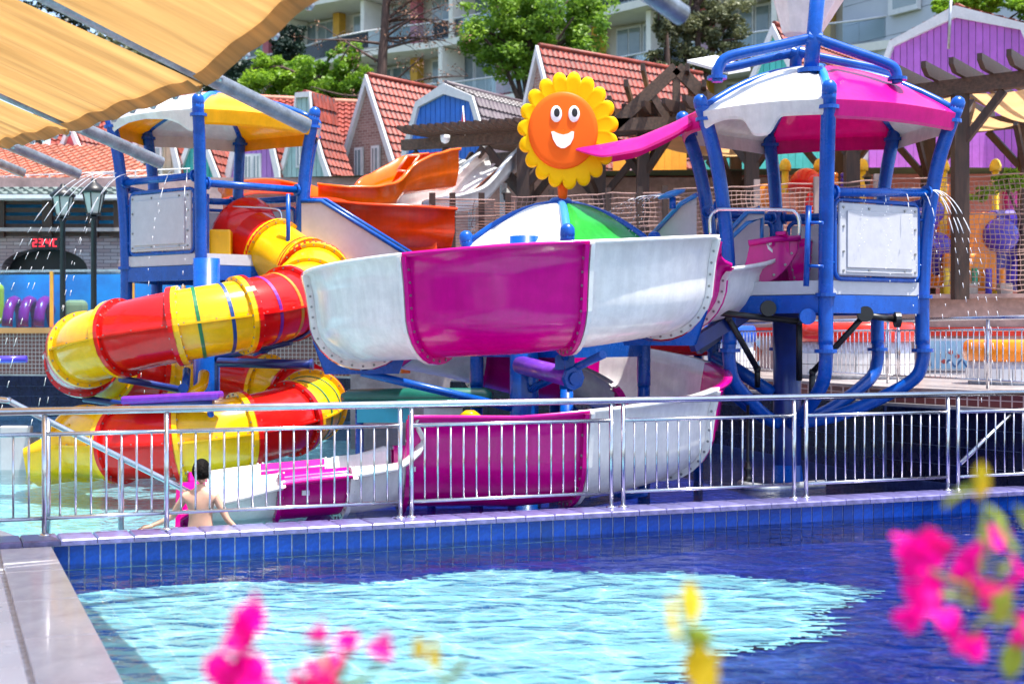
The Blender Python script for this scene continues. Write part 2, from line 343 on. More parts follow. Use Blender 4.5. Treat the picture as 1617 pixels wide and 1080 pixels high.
# ================================================================= SETTING: pools, decks, walls
U = Vector((.9278, .3731, 0)); W = Vector((-.3731, .9278, 0)); C0 = Vector((-3.73, 11.43, 0)); UZ = math.atan2(U.y, U.x)
def L(u, v, z=0): return C0+U*u+W*v+Vector((0, 0, z))
ZN = -.20; ZB = -.07                                   # water levels: near pool, slide basin
def struct(o): o['kind'] = 'structure'; return o
def sheet(name, pts, mt, z=None, depth=.15):
    mb = MB(); pts = [Vector((p[0], p[1], z if z is not None else p[2])) for p in pts]
    area = sum(pts[i].x*pts[(i+1) % len(pts)].y-pts[(i+1) % len(pts)].x*pts[i].y for i in range(len(pts)))
    if area > 0: pts = pts[::-1]
    mb.prism(pts, (0, 0, -depth)); mb.f = [f[::-1] for f in mb.f]
    # make the top face point up
    return mb.build(name, mt)
g = MB(); g.poly([(-600, -300, -1.6), (600, -300, -1.6), (600, 900, -1.6), (-600, 900, -1.6)])
struct(g.build('ground', M['grass']))
WALL = [V(-18, 31.5, 0), V(-4, 29, 0), V(3.17, 22.8, 0), V(4.56, 17.3, 0), V(8.04, 11.84, 0)]
# basin floor (slide pool)
fl = MB(); fl.poly([(-2.2, 11.9, -.65), (9, 16.0, -.65), (9, 34, -.65), (-3.0, 34, -.65)]); struct(fl.build('basin_floor', M['floorblue']))
fl = MB(); fl.poly([(-2.2, 11.9, -.45), (-3.0, 34, -.45), (-22, 34, -.45), (-12, 8, -.45)][::-1]); struct(fl.build('basin_floor_shallow', M['floorlight']))
fl = MB(); fl.poly([(-2.2, 11.9, -.65), (-3.0, 34, -.65), (-3.0, 34, -.45), (-2.2, 11.9, -.45)]); struct(fl.build('basin_step', M['floorblue']))
wt = MB(); a, b, c, d = L(-.2, .40), L(14, .40), V(9, 36, 0), V(-24, 36, 0)
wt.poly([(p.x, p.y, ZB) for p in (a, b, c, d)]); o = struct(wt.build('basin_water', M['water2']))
# near pool: blue floor, light floor inlay, water
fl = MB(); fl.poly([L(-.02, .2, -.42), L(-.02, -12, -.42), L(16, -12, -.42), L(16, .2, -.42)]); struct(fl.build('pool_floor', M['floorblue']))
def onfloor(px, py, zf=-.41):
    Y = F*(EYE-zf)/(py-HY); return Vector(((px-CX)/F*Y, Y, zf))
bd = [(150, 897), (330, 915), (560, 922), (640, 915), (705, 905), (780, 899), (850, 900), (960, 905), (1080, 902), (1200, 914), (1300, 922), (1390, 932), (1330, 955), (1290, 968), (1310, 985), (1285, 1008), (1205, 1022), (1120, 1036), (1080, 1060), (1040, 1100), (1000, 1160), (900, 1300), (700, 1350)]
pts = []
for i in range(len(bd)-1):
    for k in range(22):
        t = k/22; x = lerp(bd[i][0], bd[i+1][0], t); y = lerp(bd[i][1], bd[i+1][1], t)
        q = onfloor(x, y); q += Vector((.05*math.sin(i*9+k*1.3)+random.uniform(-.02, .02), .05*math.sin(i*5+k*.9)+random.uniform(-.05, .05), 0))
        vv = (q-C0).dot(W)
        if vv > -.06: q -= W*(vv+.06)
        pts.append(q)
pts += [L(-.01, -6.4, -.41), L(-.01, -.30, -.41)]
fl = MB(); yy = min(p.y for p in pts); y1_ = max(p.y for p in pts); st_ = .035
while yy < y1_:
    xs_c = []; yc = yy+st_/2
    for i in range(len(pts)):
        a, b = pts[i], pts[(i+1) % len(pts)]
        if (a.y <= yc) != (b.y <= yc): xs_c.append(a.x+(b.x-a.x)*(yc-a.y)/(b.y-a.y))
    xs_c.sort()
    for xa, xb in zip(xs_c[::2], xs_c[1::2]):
        if xb-xa > .4: xb += .10*math.sin(yy*31)+.07*math.sin(yy*57+1)+.05*math.sin(yy*97)  # edge jitter shaped to imitate refraction through the ripples
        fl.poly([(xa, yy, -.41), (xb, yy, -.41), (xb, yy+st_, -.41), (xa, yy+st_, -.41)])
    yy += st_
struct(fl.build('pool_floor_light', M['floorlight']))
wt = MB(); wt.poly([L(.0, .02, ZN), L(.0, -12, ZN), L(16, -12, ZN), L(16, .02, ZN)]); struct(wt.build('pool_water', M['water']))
# left pool edge: marble slabs with pieces
deckL = MB(); deckL.box(L(-1.6, -4.9, -.85), (3.2, 10.2, 1.54), rz=UZ); dl = struct(deckL.build('left_deck', M['grout'], origin=L(-1.6, -4.9, -.85)))
def slab_mesh(sx, sy, th, mt, bev=.006):
    mb = MB(); e = bev
    x, y = sx/2, sy/2
    b_ = [(-x, -y, 0), (x, -y, 0), (x, y, 0), (-x, y, 0)]
    t_ = [(-x+e, -y+e, th), (x-e, -y+e, th), (x-e, y-e, th), (-x+e, y-e, th)]; m_ = [(-x, -y, th-e), (x, -y, th-e), (x, y, th-e), (-x, y, th-e)]
    for q in b_+m_+t_: mb.v.append(Vector(q))
    mb.face([0, 3, 2, 1]); mb.face([8, 9, 10, 11])
    for i in range(4):
        j = (i+1) % 4; mb.face([i, j, 4+j, 4+i]); mb.face([4+i, 4+j, 8+j, 8+i])
    return mesh_of(mb, 'slab', mt)
ma = slab_mesh(.395, 1.18, .04, M['marble']); mb2 = slab_mesh(.40, 1.18, .055, M['marble2']); mc = slab_mesh(.58, .58, .03, M['brownstone'])
for k in range(8):
    v = -.62-1.2*k
    piece('marble_slab', ma, dl, L(-.2+.03, v, -.08), UZ); piece('marble_slab', mb2, dl, L(-.61, v-.1, -.08), UZ)
for k in range(17):
    for j in range(3): piece('stone_tile', mc, dl, L(-1.12-.6*j, -.3-.6*k, -.08), UZ)
# slim blue tile edge of the pool side
te = slab_mesh(.03, .12, .1, M['tileblue'], .004)
for k in range(78): piece('edge_tile', te, dl, L(.012, -.08-.124*k, -.165), UZ)
# far-side deck of the left, beyond the fence
dk = MB(); dk.prism([L(-6, .42, -.02), L(-.18, .42, -.02), L(-.62, 2.2, -.02), L(-1.9, 5.0, -.02), L(-6, 6.0, -.02)][::-1], (0, 0, -1.4)); dk.f = [f for f in dk.f]
struct(dk.build('left_far_deck', M['marble2']))
dk = MB(); dk.box((-1, -.8, -.7), (22, 8.6, 1.5)); struct(dk.build('near_deck', M['brownstone']))
# divider wall between pools, with coping stones and glazed tiles
dv = MB(); dv.box(L(4.9, .2, -.62), (22, .36, 1.16), rz=UZ); dvw = struct(dv.build('divider_wall', M['grout'], origin=L(4.9, .2, -.62)))
cs = slab_mesh(.283, .41, .05, M['coping'], .012)
for k in range(46): piece('coping_stone', cs, dvw, L(-1.5+.29*k, .2, -.043+random.uniform(-.001, .001)), UZ)
tmm = MB(); tmm.box((0, 0, 0), (.111, .012, .19)); tmesh = mesh_of(tmm, 'wall_tile', M['tileblue'])
for k in range(92): piece('wall_tile', tmesh, dvw, L(-.02+.122*k, .014, -.145), UZ)
tm2 = MB(); tm2.box((0, 0, 0), (.24, .012, .05)); tm2 = mesh_of(tm2, 'edge_tile', M['tileblue'])
for k in range(7): piece('edge_tile', tm2, dvw, L(-.2-.25*k, .012, -.072), UZ)
tm3 = MB(); tm3.box((0, 0, 0), (.111, .012, .19)); tm3 = mesh_of(tm3, 'wall_tile', M['tileblue'])
for k in range(92): piece('wall_tile', tm3, dvw, L(-.02+.122*k, .014, -.345), UZ)

# ---------------------------------------------------------------- railing on the divider
def u_of(px, v):
    k = (px-CX)/F; A = C0+W*v; return (k*A.y-A.x)/(U.x-k*U.y)
rail = thing('pool_railing', L(4.9, .28, 0), 'long stainless steel railing with thin pickets on the blue tiled wall across the photo', 'railing')
VR = .28
mb = MB(); mb.tube([L(-4, VR, 1.03), L(13, VR, 1.03)], .032, 14); mb.build('handrail', M['steel'], rail)
def picket(u, r=.0085, z0=.15, z1=.84, name='picket'):
    m_ = MB(); m_.tube([L(u, VR, z0), L(u, VR, z1)], r, 8); return m_.build(name, M['steel'], rail)
spans = [(-4, u_of(70, VR)), (u_of(70, VR), u_of(263, VR)), (u_of(263, VR), u_of(632, VR)), (u_of(650, VR), u_of(965, VR)), (u_of(984, VR), u_of(1254, VR)), (u_of(1273, VR), u_of(1497, VR)), (u_of(1513, VR), 12.6)]
posts = [u_of(p, VR) for p in (70, 263, 632, 650, 965, 984, 1254, 1273, 1497, 1513)]
pm = MB(); pm.tube([(0, 0, .005), (0, 0, 1.0)], .021, 12); pm.lathe((0, 0, 0), [(.05, .006), (.05, .016), (.03, .024), (.021, .03)], 14); pmesh = mesh_of(pm, 'post', M['steel'])
for u in posts: piece('post', pmesh, rail, L(u, VR, 0), UZ)
pk = MB(); pk.tube([(0, 0, .15), (0, 0, .84)], .0095, 8); pkm = mesh_of(pk, 'picket', M['steel'])
for a, b in spans:
    mb = MB(); mb.tube([L(a, VR, .84), L(b, VR, .84)], .018, 10); mb.build('upper_rail', M['steel'], rail)
    mb = MB(); mb.tube([L(a, VR, .15), L(b, VR, .15)], .016, 10); mb.build('lower_rail', M['steel'], rail)
    n = max(2, round((b-a)/.122))
    for i in range(1, n): piece('picket', pkm, rail, L(a+(b-a)*i/n, VR, 0), UZ)
# stair handrail into the basin
hr = thing('stair_handrail', L(.6, .9, -.4), 'thick steel stair handrail sloping down into the water behind the railing at left', 'handrail')
p0 = P(-60, 628, 11.9); p1 = P(18, 634, 12.0); p2 = P(309, 782, 12.75)
mb = MB(); mb.tube(catmull([p0, P(10, 632, 12), P(28, 640, 12.05), P(170, 712, 12.4), P(285, 770, 12.7), P(306, 783, 12.75), P(309, 800, 12.75), P(309, 845, 12.75)], 8), .026, 12); mb.build('handrail', M['steel'], hr)
for px, py, Y in ((75, 664, 12.15), (191, 722, 12.45)):
    q = P(px, py, Y); mb = MB(); mb.tube([q, V(q.x, q.y, -.45)], .026, 12); mb.build('post', M['steel'], hr)
# right end second handrail
hr2 = thing('stair_handrail', P(1600, 760, 15.6), 'steel handrail sloping up to the right behind the railing at the right edge', 'handrail')
mb = MB(); mb.tube([P(1516, 732, 15.4), P(1560, 690, 15.6), P(1640, 615, 16)], .026, 12); mb.build('handrail', M['steel'], hr2)
q = P(1600, 655, 15.8); mb = MB(); mb.tube([q, V(q.x, q.y, -.9)], .026, 12); mb.build('post', M['steel'], hr2)

# ---------------------------------------------------------------- retaining wall of the basin with tiles, deck behind
ZD = 1.02
wl = MB()
for i in range(4):
    a, b = WALL[i], WALL[i+1]
    n = (b-a).normalized().cross(V(0, 0, 1))*-1        # away from the pool
    if n.y < 0 and i < 2: n = -n
    if i >= 2: n = V(abs(n.x), n.y if n.x > 0 else -n.y, 0)
    wl.prism([V(a.x, a.y, -1.2), V(b.x, b.y, -1.2), V(b.x, b.y, .80), V(a.x, a.y, .80)], n*.3)
bw = struct(wl.build('basin_wall', M['groutd'], origin=(0, 26, 0)))
cnt = 0
tl = MB(); tl.box((0, 0, 0), (.285, .014, .205)); tlm = mesh_of(tl, 'wall_tile', M['tilenavy'])
def tiles_on(a, b, t0, t1, z0, z1):
    global cnt
    a = Vector(a); b = Vector(b); d = (b-a); Ln = d.length; d.normalize(); rz = math.atan2(d.y, d.x)
    n = V(d.y, -d.x, 0)
    k = t0
    while k < t1:
        z = z1-.11
        while z > z0:
            if cnt < 299: piece('wall_tile', tlm, bw, a+d*(k+.15)+n*.006+V(0, 0, z), rz); cnt += 1
            z -= .215
        k += .295
tiles_on(WALL[2], WALL[3], 0, 5.6, -.07, .80); tiles_on(WALL[3], WALL[4], 0, 6.4, -.07, .80)
lw = MB()                                                # the rest of the tiling, joined
for (a, b) in ((WALL[0], WALL[1]), (WALL[1], WALL[2])):
    d = b-a; Ln = d.length; d.normalize(); n = V(d.y, -d.x, 0); k = 0
    while k < Ln-.3:
        if not (-9.0 < (a+d*k).x < -999):
            z = .69
            while z > -.1: lw.box(a+d*(k+.15)+n*.007+V(0, 0, z), (.285, .014, .205), rz=math.atan2(d.y, d.x)); z -= .215
        k += .295
o = lw.build('tile_field', M['tilenavy'], bw); o['kind'] = 'stuff'
# mosaic band and pale ledge
bd_ = MB(); lg = MB(); dkp = []
for i in range(4):
    a, b = WALL[i], WALL[i+1]; d = (b-a).normalized(); n = V(-d.y, d.x, 0)
    lg.prism([a+V(0, 0, .80), b+V(0, 0, .80), b+n*.3+V(0, 0, .80), a+n*.3+V(0, 0, .80)], (0, 0, .035))
    bd_.prism([a+n*.1+V(0, 0, .836), b+n*.1+V(0, 0, .836), b+n*.1+V(0, 0, ZD-.04), a+n*.1+V(0, 0, ZD-.04)], n*.15)
struct(lg.build('wall_ledge', M['deck'])); struct(bd_.build('mosaic_band', M['mosaic']))
dk = MB(); poly = [p+V(.0, 0, 0) for p in WALL[1:]]+[V(16, 6, 0), V(16, 36, 0), V(-4, 36, 0)]
poly = [V(-3.9, 29.1, 0), V(3.20, 22.98, 0), V(4.70, 17.36, 0), V(8.18, 11.9, 0), V(18, 11.9, 0), V(18, 40, 0), V(-4, 40, 0)]
dk.prism([V(p.x, p.y, ZD) for p in poly][::-1], (0, 0, -.05)); dk.f = [f[::-1] for f in dk.f]
struct(dk.build('terrace_deck', M['deck']))
# left raised wall with mosaic, orange ledge, glass fence
lwl = MB(); lwl.box((-11.5, 30.6, 1.25), (16, .5, .9), rz=-.17); tag(lwl.build('mosaic_wall', M['mosaic'], origin=(-11.5, 30.6, .8)), 'low brown mosaic wall under the blue glass fence at left', 'wall')
lg = MB(); lg.box((-11.5, 30.55, 1.76), (16, .62, .12), rz=-.17); lg.build('ledge', mat('orange_stone', (.5, .22, .07), rough=.4), lwl and bpy.data.objects['mosaic_wall'])
gf = thing('glass_fence', V(-8, 30.2, 1.82), 'blue tinted glass fence with orange posts on the mosaic wall at left', 'fence')
xs = [-60, 82, 210, 290, 398, 470]
A = P(-60, 0, 30.9); 
def gpt(px): 
    k = (px-CX)/F; # line through (-11.5,30.5) direction (cos -.17, sin -.17)
    dx, dy = math.cos(-.17), math.sin(-.17); s = (k*30.45+11.5)/(dx-k*dy); return V(-11.5+dx*s, 30.45+dy*s, 0)
mo = mat('orange_post', (.8, .33, .03), rough=.4)
for i in range(len(xs)-1):
    a, b = gpt(xs[i]), gpt(xs[i+1])
    mb = MB(); mb.bar(a+V(.04, 0, 2.42), b+V(-.04, 0, 2.42), .02, 1.12); mb.build('pane', M['glassblue'], gf)
    mb = MB(); mb.bar(a+V(0, 0, 3.02), b+V(0, 0, 3.02), .06, .05); mb.build('top_rail', M['galv'], gf)
for px in xs:
    a = gpt(px); mb = MB(); mb.box(a+V(0, 0, 2.42), (.07, .07, 1.18), rz=-.17); mb.build('post', mo, gf)
aw = MB(); aw.box((-10.3, 31.55, 1.9), (16, .1, 2.2), rz=-.1); tag(aw.build('aqua_wall', M['poolwallblue'], origin=(-9.5, 33.2, .8)), 'aqua painted wall seen through the blue glass fence', 'wall')
dk = MB(); dk.box((-12, 35.6, .5), (20, 9.5, 1.0)); struct(dk.build('left_terrace', M['deck']))
# striped play arches behind the glass
def arch(x, y, z, r, n, mt, label, grp):
    t = thing('play_arch', V(x, y, z), label, 'play arch', grp)
    for k in range(n):
        pts = [V(x+.32*k+r*0, y, z)+V(0, 0, 0)]
        pts = [V(x+.34*k, y+r*math.cos(q), z+r*1.25*math.sin(q)) for q in [PI*j/10 for j in range(11)]]
        mb = MB(); mb.tube(pts, .12, 8); mb.build('hoop', mt, t)
    return t
arch(-10.9, 31.15, 1.85, .45, 3, M['maroon'], 'maroon ribbed play arch behind the blue glass fence, left of the orange post', None)
m_ = MB(); m_.box(P(-20, 480, 31.2), (.7, .3, .9), rz=.3); o = m_.build('play_block', M['playyellow'], origin=P(-20, 515, 31.4)); bevel(o, .12, 3); tag(o, 'pale yellow rounded play block behind the glass at the left edge', 'play block')
m_ = MB(); m_.box(P(120, 490, 31.1), (.5, .3, .45), rz=.3); o = m_.build('play_block', M['tanpanel'], origin=P(112, 515, 31.9)); bevel(o, .12, 3); tag(o, 'small rounded play block behind the glass under the black lamp posts', 'play block')
# white board standing in the water at far left
wb = thing('water_board', V(-6.6, 18.3, -.45), 'white rectangular board standing in the shallow water at the left edge', 'board')
m_ = MB(); m_.box(P(26, 706, 18.3)+V(0, 0, -.1), (.40, .12, .75)); bevel(m_.build('board', M['panel'], wb), .02); 
m_ = MB(); m_.box(P(26, 706, 18.3)+V(0, .25, -.1), (.34, .3, .5)); m_.build('back_block', M['panel'], wb)
# low pink wall at the right with red band and pictures
pw = thing('pink_wall', V(7.8, 24.8, ZD), 'low pink stone wall with red band and sea life pictures behind the counters', 'wall')
m_ = MB(); m_.prism([V(1.5, 26.2, ZD), V(14, 23.2, ZD), V(14, 23.2, 2.30), V(1.5, 26.2, 2.30)], (.1, .45, 0)); m_.build('wall', M['pinkwall'], pw)
dx, dy = math.cos(math.atan2(-3.0, 12.5)), math.sin(math.atan2(-3.0, 12.5)); prz = math.atan2(-3.0, 12.5)
def wpt(px, off=0):
    k = (px-CX)/F; ax, ay = 1.5, 26.2+off; s = (k*ay-ax)/(dx-k*dy); return V(ax+dx*s, ay+dy*s, 0)
a, b = wpt(1125), wpt(1660)
m_ = MB(); m_.bar(a+V(0, -.04, 2.33), b+V(0, -.04, 2.33), .55, .07); m_.build('coping', M['pinkwall'], pw)
m_ = MB(); m_.bar(a+V(0, -.03, 1.72), b+V(0, -.03, 1.72), .06, .15); m_.build('red_band', M['capred'], pw)
m_ = MB(); m_.bar(wpt(1448)+V(0, -.02, 1.33), wpt(1457)+V(0, -.02, 1.33), .05, .62); m_.build('red_pillar', M['capred'], pw)
m_ = MB(); m_.bar(wpt(1222)+V(0, -.02, 1.33), wpt(1230)+V(0, -.02, 1.33), .05, .62); m_.build('red_pillar', M['capred'], pw)
def picture(px0, px1, fish):
    a, b = wpt(px0), wpt(px1)
    m_ = MB(); m_.bar(a+V(0, -.02, 1.32), b+V(0, -.02, 1.32), .04, .56); f_ = m_.build('picture', M['trim'], pw)
    a2, b2 = lerp(a, b, .05), lerp(a, b, .95)
    m_ = MB(); m_.bar(a2+V(0, -.042, 1.32), b2+V(0, -.042, 1.32), .01, .48); m_.build('sea_panel', mat('sea_print', (.22, .42, .60), rough=.4, var=.4, scale=6, col2=(.45, .65, .75)), f_)
    if fish == 0:
        m_ = MB()
        for k in range(4):
            c = lerp(a, b, .42+.14*k)+V(0, -.052, 1.36-.07*((k+1) % 2)-(.09 if k == 0 else 0))
            m_.prism([c+V(-.07, 0, 0), c+V(-.02, 0, -.04), c+V(.05, 0, -.01), c+V(.09, 0, -.04), c+V(.09, 0, .05), c+V(.05, 0, .01), c+V(-.02, 0, .045)], (0, .006, 0))
        m_.build('painted_fish', mat('fish_print', (.55, .06, .05)), f_)
        m_ = MB()
        for k in range(9):
            c = lerp(a, b, .12)+V(0, -.05, 1.12); q = R(20+k*17); m_.bar(c, c+V(math.cos(q)*.34, 0, math.sin(q)*.34), .006, .012)
        for k in range(14):
            t0, t1 = .45+.035*k, .45+.035*(k+1); m_.bar(lerp(a, b, t0)+V(0, -.05, 1.17+.06*math.sin(k*.9)), lerp(a, b, t1)+V(0, -.05, 1.17+.06*math.sin((k+1)*.9)), .006, .03)
        m_.build('painted_weed', mat('weed_print', (.04, .12, .30)), f_)
    else:
        m_ = MB(); c = lerp(a, b, .5)+V(0, -.052, 1.32)
        m_.tube([c+V(.02, 0, .2), c+V(-.09, 0, .16), c+V(.0, 0, .14), c+V(.08, 0, .04), c+V(.05, 0, -.08), c+V(-.03, 0, -.16), c+V(-.06, 0, -.22), c+V(.02, 0, -.24)], [.04, .02, .05, .07, .06, .04, .02, .01], 8); m_.build('painted_seahorse', mat('horse_print', (.35, .06, .03)), f_)
picture(1458, 1536, 0); picture(1180, 1200, 1)
# round tiled counters
def counter(px, Y, r, ztop, cap, label, arc=(0, 360)):
    c = PX(px, Y, ZD); t = thing('round_counter', c, label, 'counter', 'round tiled snack counters on the terrace')
    m_ = MB(); m_.lathe(c, [(r*.97, .0), (r*.97, ztop-ZD-.28)], 36, sm=True); m_.build('core', M['grout'], t)
    m_ = MB(); m_.lathe(c+V(0, 0, .0), [(r*.9, 0), (r*.9, .05)], 30); m_.build('plinth', M['black'], t)
    m_ = MB(); h0 = ztop-ZD-.28; m_.lathe(c+V(0, 0, h0), [(r*1.0, 0), (r*1.05, .02), (r*1.07, .12), (r*1.05, .24), (r*.98, .28)], 36); m_.build('cap', cap, t)
    m2 = MB(); m2.box((0, 0, 0), (2*PI*r/26*.94, .02, .155)); mm = mesh_of(m2, 'tile', M['whitetile'])
    rows = int((h0-.05)/.165)
    for i in range(26):
        a_ = 2*PI*i/26
        if math.sin(a_) > .35: continue
        for j in range(rows): piece('tile', mm, t, c+V(math.cos(a_)*r, math.sin(a_)*r, .13+.165*j), a_+PI/2)
    return t
counter(1352, 21.2, .82, 1.84, M['capred'], 'large round counter with white tiles and red top behind the blue tower legs')
counter(1612, 18.6, .68, 1.60, M['caporange'], 'round counter with white tiles and orange top at the right edge')
counter(1152, 24.2, .42, 1.82, M['capblue'], 'small round counter with white tiles and blue top left of the tower column')
# fence along the terrace edge
tf = thing('terrace_railing', V(4.6, 20, ZD), 'thin steel picket railing along the edge of the pink terrace', 'railing')
ed = [V(3.35, 23.2, 0), V(4.85, 17.35, 0), V(7.1, 8.5, 0)]
ed = [P(1120, 0, 24.5), P(1410, 0, 18.9), P(1660, 0, 15.8)]
for i in range(2):
    a, b = [V(p.x, p.y, 0) for p in ed[i:i+2]]
    for z, r in ((ZD+.84, .024), (ZD+.70, .014), (ZD+.10, .014)):
        m_ = MB(); m_.tube([a+V(0, 0, z), b+V(0, 0, z)], r, 8); m_.build('rail', M['steel'], tf)
    n = int((b-a).length/.115); mq = MB(); mq.tube([(0, 0, .10), (0, 0, .70)], .0075, 6); mq = mesh_of(mq, 'picket', M['steel'])
    for k in range(n): piece('picket', mq, tf, a+(b-a)*(k+.5)/n+V(0, 0, ZD))
mp_ = MB(); mp_.tube([(0, 0, 0), (0, 0, .82)], .02, 10); mp_ = mesh_of(mp_, 'post', M['steel'])
for px in (1130, 1270, 1402, 1418, 1560):
    a, b = (ed[0], ed[1]) if px < 1410 else (ed[1], ed[2]); k = (px-CX)/F
    d = b-a; s = (k*a.y-a.x)/(d.x-k*d.y); piece('post', mp_, tf, V(a.x+d.x*s, a.y+d.y*s, ZD))
# upper terrace behind the net
ut = MB(); ut.prism([V(-3.0, 26.4, 2.25), V(1.5, 26.7, 2.25), V(16, 23.6, 2.25), V(30, 23.6, 2.25), V(30, 36, 2.25), V(-3.0, 36, 2.25)][::-1], (0, 0, -3)); ut.f = [f[::-1] for f in ut.f]
struct(ut.build('upper_terrace', M['deck']))
sw = MB(); sw.box((14, 32.6, 3.4), (34, .4, 4.1), rz=-.06); tag(sw.build('salmon_wall', M['salmon'], origin=(14, 32.6, 1.3)), 'salmon coloured retaining wall below the colourful houses', 'wall')
hs_ = MB(); rows = []
for j, y in enumerate((32.8, 36, 44, 52, 62, 75, 100, 160)):
    z = (5.3, 5.4, 5.7, 7, 9, 12, 15, 19)[j]; rows.append([V(-90+i*9, y+2*math.sin(i), z+.5*math.sin(i*1.7+j)*(j > 2)) for i in range(22)])
hs_.grid(rows, flip=False); struct(hs_.build('hillside', M['grass']))
fw = MB(); fw.poly([(-90, 32.85, 5.3), (-90, 32.85, -1), (100, 32.85, -1), (100, 32.85, 5.3)]); struct(fw.build('hillside_front', M['pinkwall']))

# ================================================================= SLIDES
def ring(c, t, r, seg, up=V(0, 0, 1)):
    x = t.cross(up).normalized(); y = x.cross(t)
    return [c+x*math.cos(2*PI*k/seg)*r+y*math.sin(2*PI*k/seg)*r for k in range(seg)]
# ---- enclosed spiral tube
TC = V(-4.2, 19.0, 0); TR = 1.5
hk = [20, 0, -45, -90, -135, -180, -225, -270, -315, -360, -405, -450, -480, -515, -540]
hz = [2.5, 2.22, 1.96, 1.75, 1.52, 1.30, 1.12, .98, .84, .70, .50, .34, .30, .27, .26]
def tz(phi): return interp([-h for h in hk], hz, -phi)
tube = thing('tube_slide', V(-4.2, 19, -.45), 'enclosed spiral water slide of red and yellow tube sections around a blue column', 'water slide')
RT = .44
def tube_section(pts, mt, name='tube_section', r=RT):
    m_ = MB(); rows = []
    for i, p in enumerate(pts):
        t = (pts[min(i+1, len(pts)-1)]-pts[max(i-1, 0)]).normalized(); rows.append(ring(p, t, r, 36))
    m_.grid(rows, closed_u=True, flip=True)
    rows2 = [[pts[i]+(q-pts[i])*.95 for q in rw] for i, rw in enumerate(rows)]
    m_.grid(rows2, closed_u=True)
    return m_.build(name, mt, tube)
def flange(c, t, mt, parent, r=RT, wd=.035, h=.055, bolts=True, name='flange'):
    m_ = MB(); rows = []
    for dr, dt in ((0, -wd), (h, -wd), (h, wd), (0, wd)): rows.append(ring(c+t*dt, t, r+dr, 40))
    m_.grid(rows, closed_u=True, sm=False, flip=True); o = m_.build(name, mt, parent)
    if bolts:
        b_ = MB()
        for side in (-1, 1):
            for q in ring(c+t*side*(wd+.004), t, r+h*.55, 20): b_.lathe(q, [(.013, -.008), (.013, .008)], 6, axis=t, sm=False)
        b_.build('bolts', M['bolt'], o)['kind'] = 'stuff'
    return o
def stripe(c, t, mt, parent, r=RT): return flange(c, t, mt, parent, r, .022, .006, False, 'stripe')
def hp(phi): a = R(phi); return V(TC.x+TR*math.cos(a), TC.y+TR*math.sin(a), tz(phi))
def ht(phi): return (hp(phi-2)-hp(phi+2)).normalized()
cols = [M['red'], M['yellow']]
for k in range(17):
    a0 = 4-30*k; a1 = a0-30
    pts = [hp(lerp(a0, a1, j/8)) for j in range(9)]
    mt = cols[(k+1) % 2]; s_ = tube_section(pts, mt)
    flange(hp(a0-1.1), ht(a0), mt, s_); flange(hp(a1+1.1), ht(a1), mt, s_)
    if k == 2: stripe(hp(a0-9), ht(a0-9), M['stripeb'], s_); stripe(hp(a0-21), ht(a0-21), M['stripeg'], s_)
    if k == 1: stripe(hp(a0-10), ht(a0-10), M['stripeo'], s_); stripe(hp(a0-20), ht(a0-20), M['stripep'], s_)
    if k == 12: stripe(hp(a0-9), ht(a0-9), M['stripeg'], s_); stripe(hp(a0-20), ht(a0-20), M['stripeg'], s_)
    # lengthwise seam with bolts on the outer side
    m_ = MB(); rows = []; b_ = MB()
    for j, p in enumerate(pts):
        o_ = V(p.x-TC.x, p.y-TC.y, 0).normalized(); e = p+o_*RT
        rows.append([e+V(0, 0, -.012)-o_*.01, e+V(0, 0, -.012)+o_*.035, e+V(0, 0, .012)+o_*.035, e+V(0, 0, .012)-o_*.01])
        if j % 3 == 1: b_.lathe(e+V(0, 0, .012)+o_*.022, [(.012, 0), (.012, .012)], 6, sm=False)
    m_.grid(rows, sm=False, flip=True); m_.build('seam', mt, s_); b_.build('bolts', M['bolt'], s_)['kind'] = 'stuff'
# entry sections down from the tower
ent = catmull([P(388, 372, 20.55), P(432, 398, 20.15), P(478, 428, 19.75), hp(8)+V(-.0, .30, .16), hp(4)], 8)
segs = [(0, 8, 0), (8, 17, 1), (17, 25, 0), (25, 32, 1)]
for a, b, c in segs:
    s_ = tube_section(ent[a:b+1], cols[c])
    flange(ent[a], (ent[a+1]-ent[a]).normalized(), cols[c], s_); flange(ent[b], (ent[b]-ent[b-1]).normalized(), cols[c], s_)
t_ = (ent[1]-ent[0]).normalized()
m_ = MB(); m_.lathe(ent[0]-t_*.05, [(RT, .30), (RT+.1, .05), (RT+.12, 0), (RT+.12, -.04)], 40, axis=t_); m_.build('entry_collar', M['red'], tube)
m_ = MB(); m_.box(P(350, 398, 20.0), (.30, .5, .60), rz=.1); bevel(m_.build('entry_box', M['yellow'], tube), .03)
# run-out trough
d_ = V(-.97, .12, 0).normalized(); e0 = hp(-503)+V(-.05, 0, -.02)
m_ = MB(); rows = []
for j in range(9):
    c = e0+V(d_.x, d_.y, 0)*(.075*j)+V(0, 0, -.012*j); x = V(-d_.y, d_.x, 0).normalized()
    h = lerp(.30, .08, j/8); prof = [(-RT, h-.0), (-RT, 0), (-RT*.75, -RT*.7), (0, -RT), (RT*.75, -RT*.7), (RT, 0), (RT, h)]
    prof2 = [(s*.93, q*.93+.01) for s, q in prof[::-1]]
    rows.append([c+x*s+V(0, 0, q) for s, q in prof+prof2])
m_.grid(rows, closed_u=True); m_.build('run_out', M['yellow'], tube)
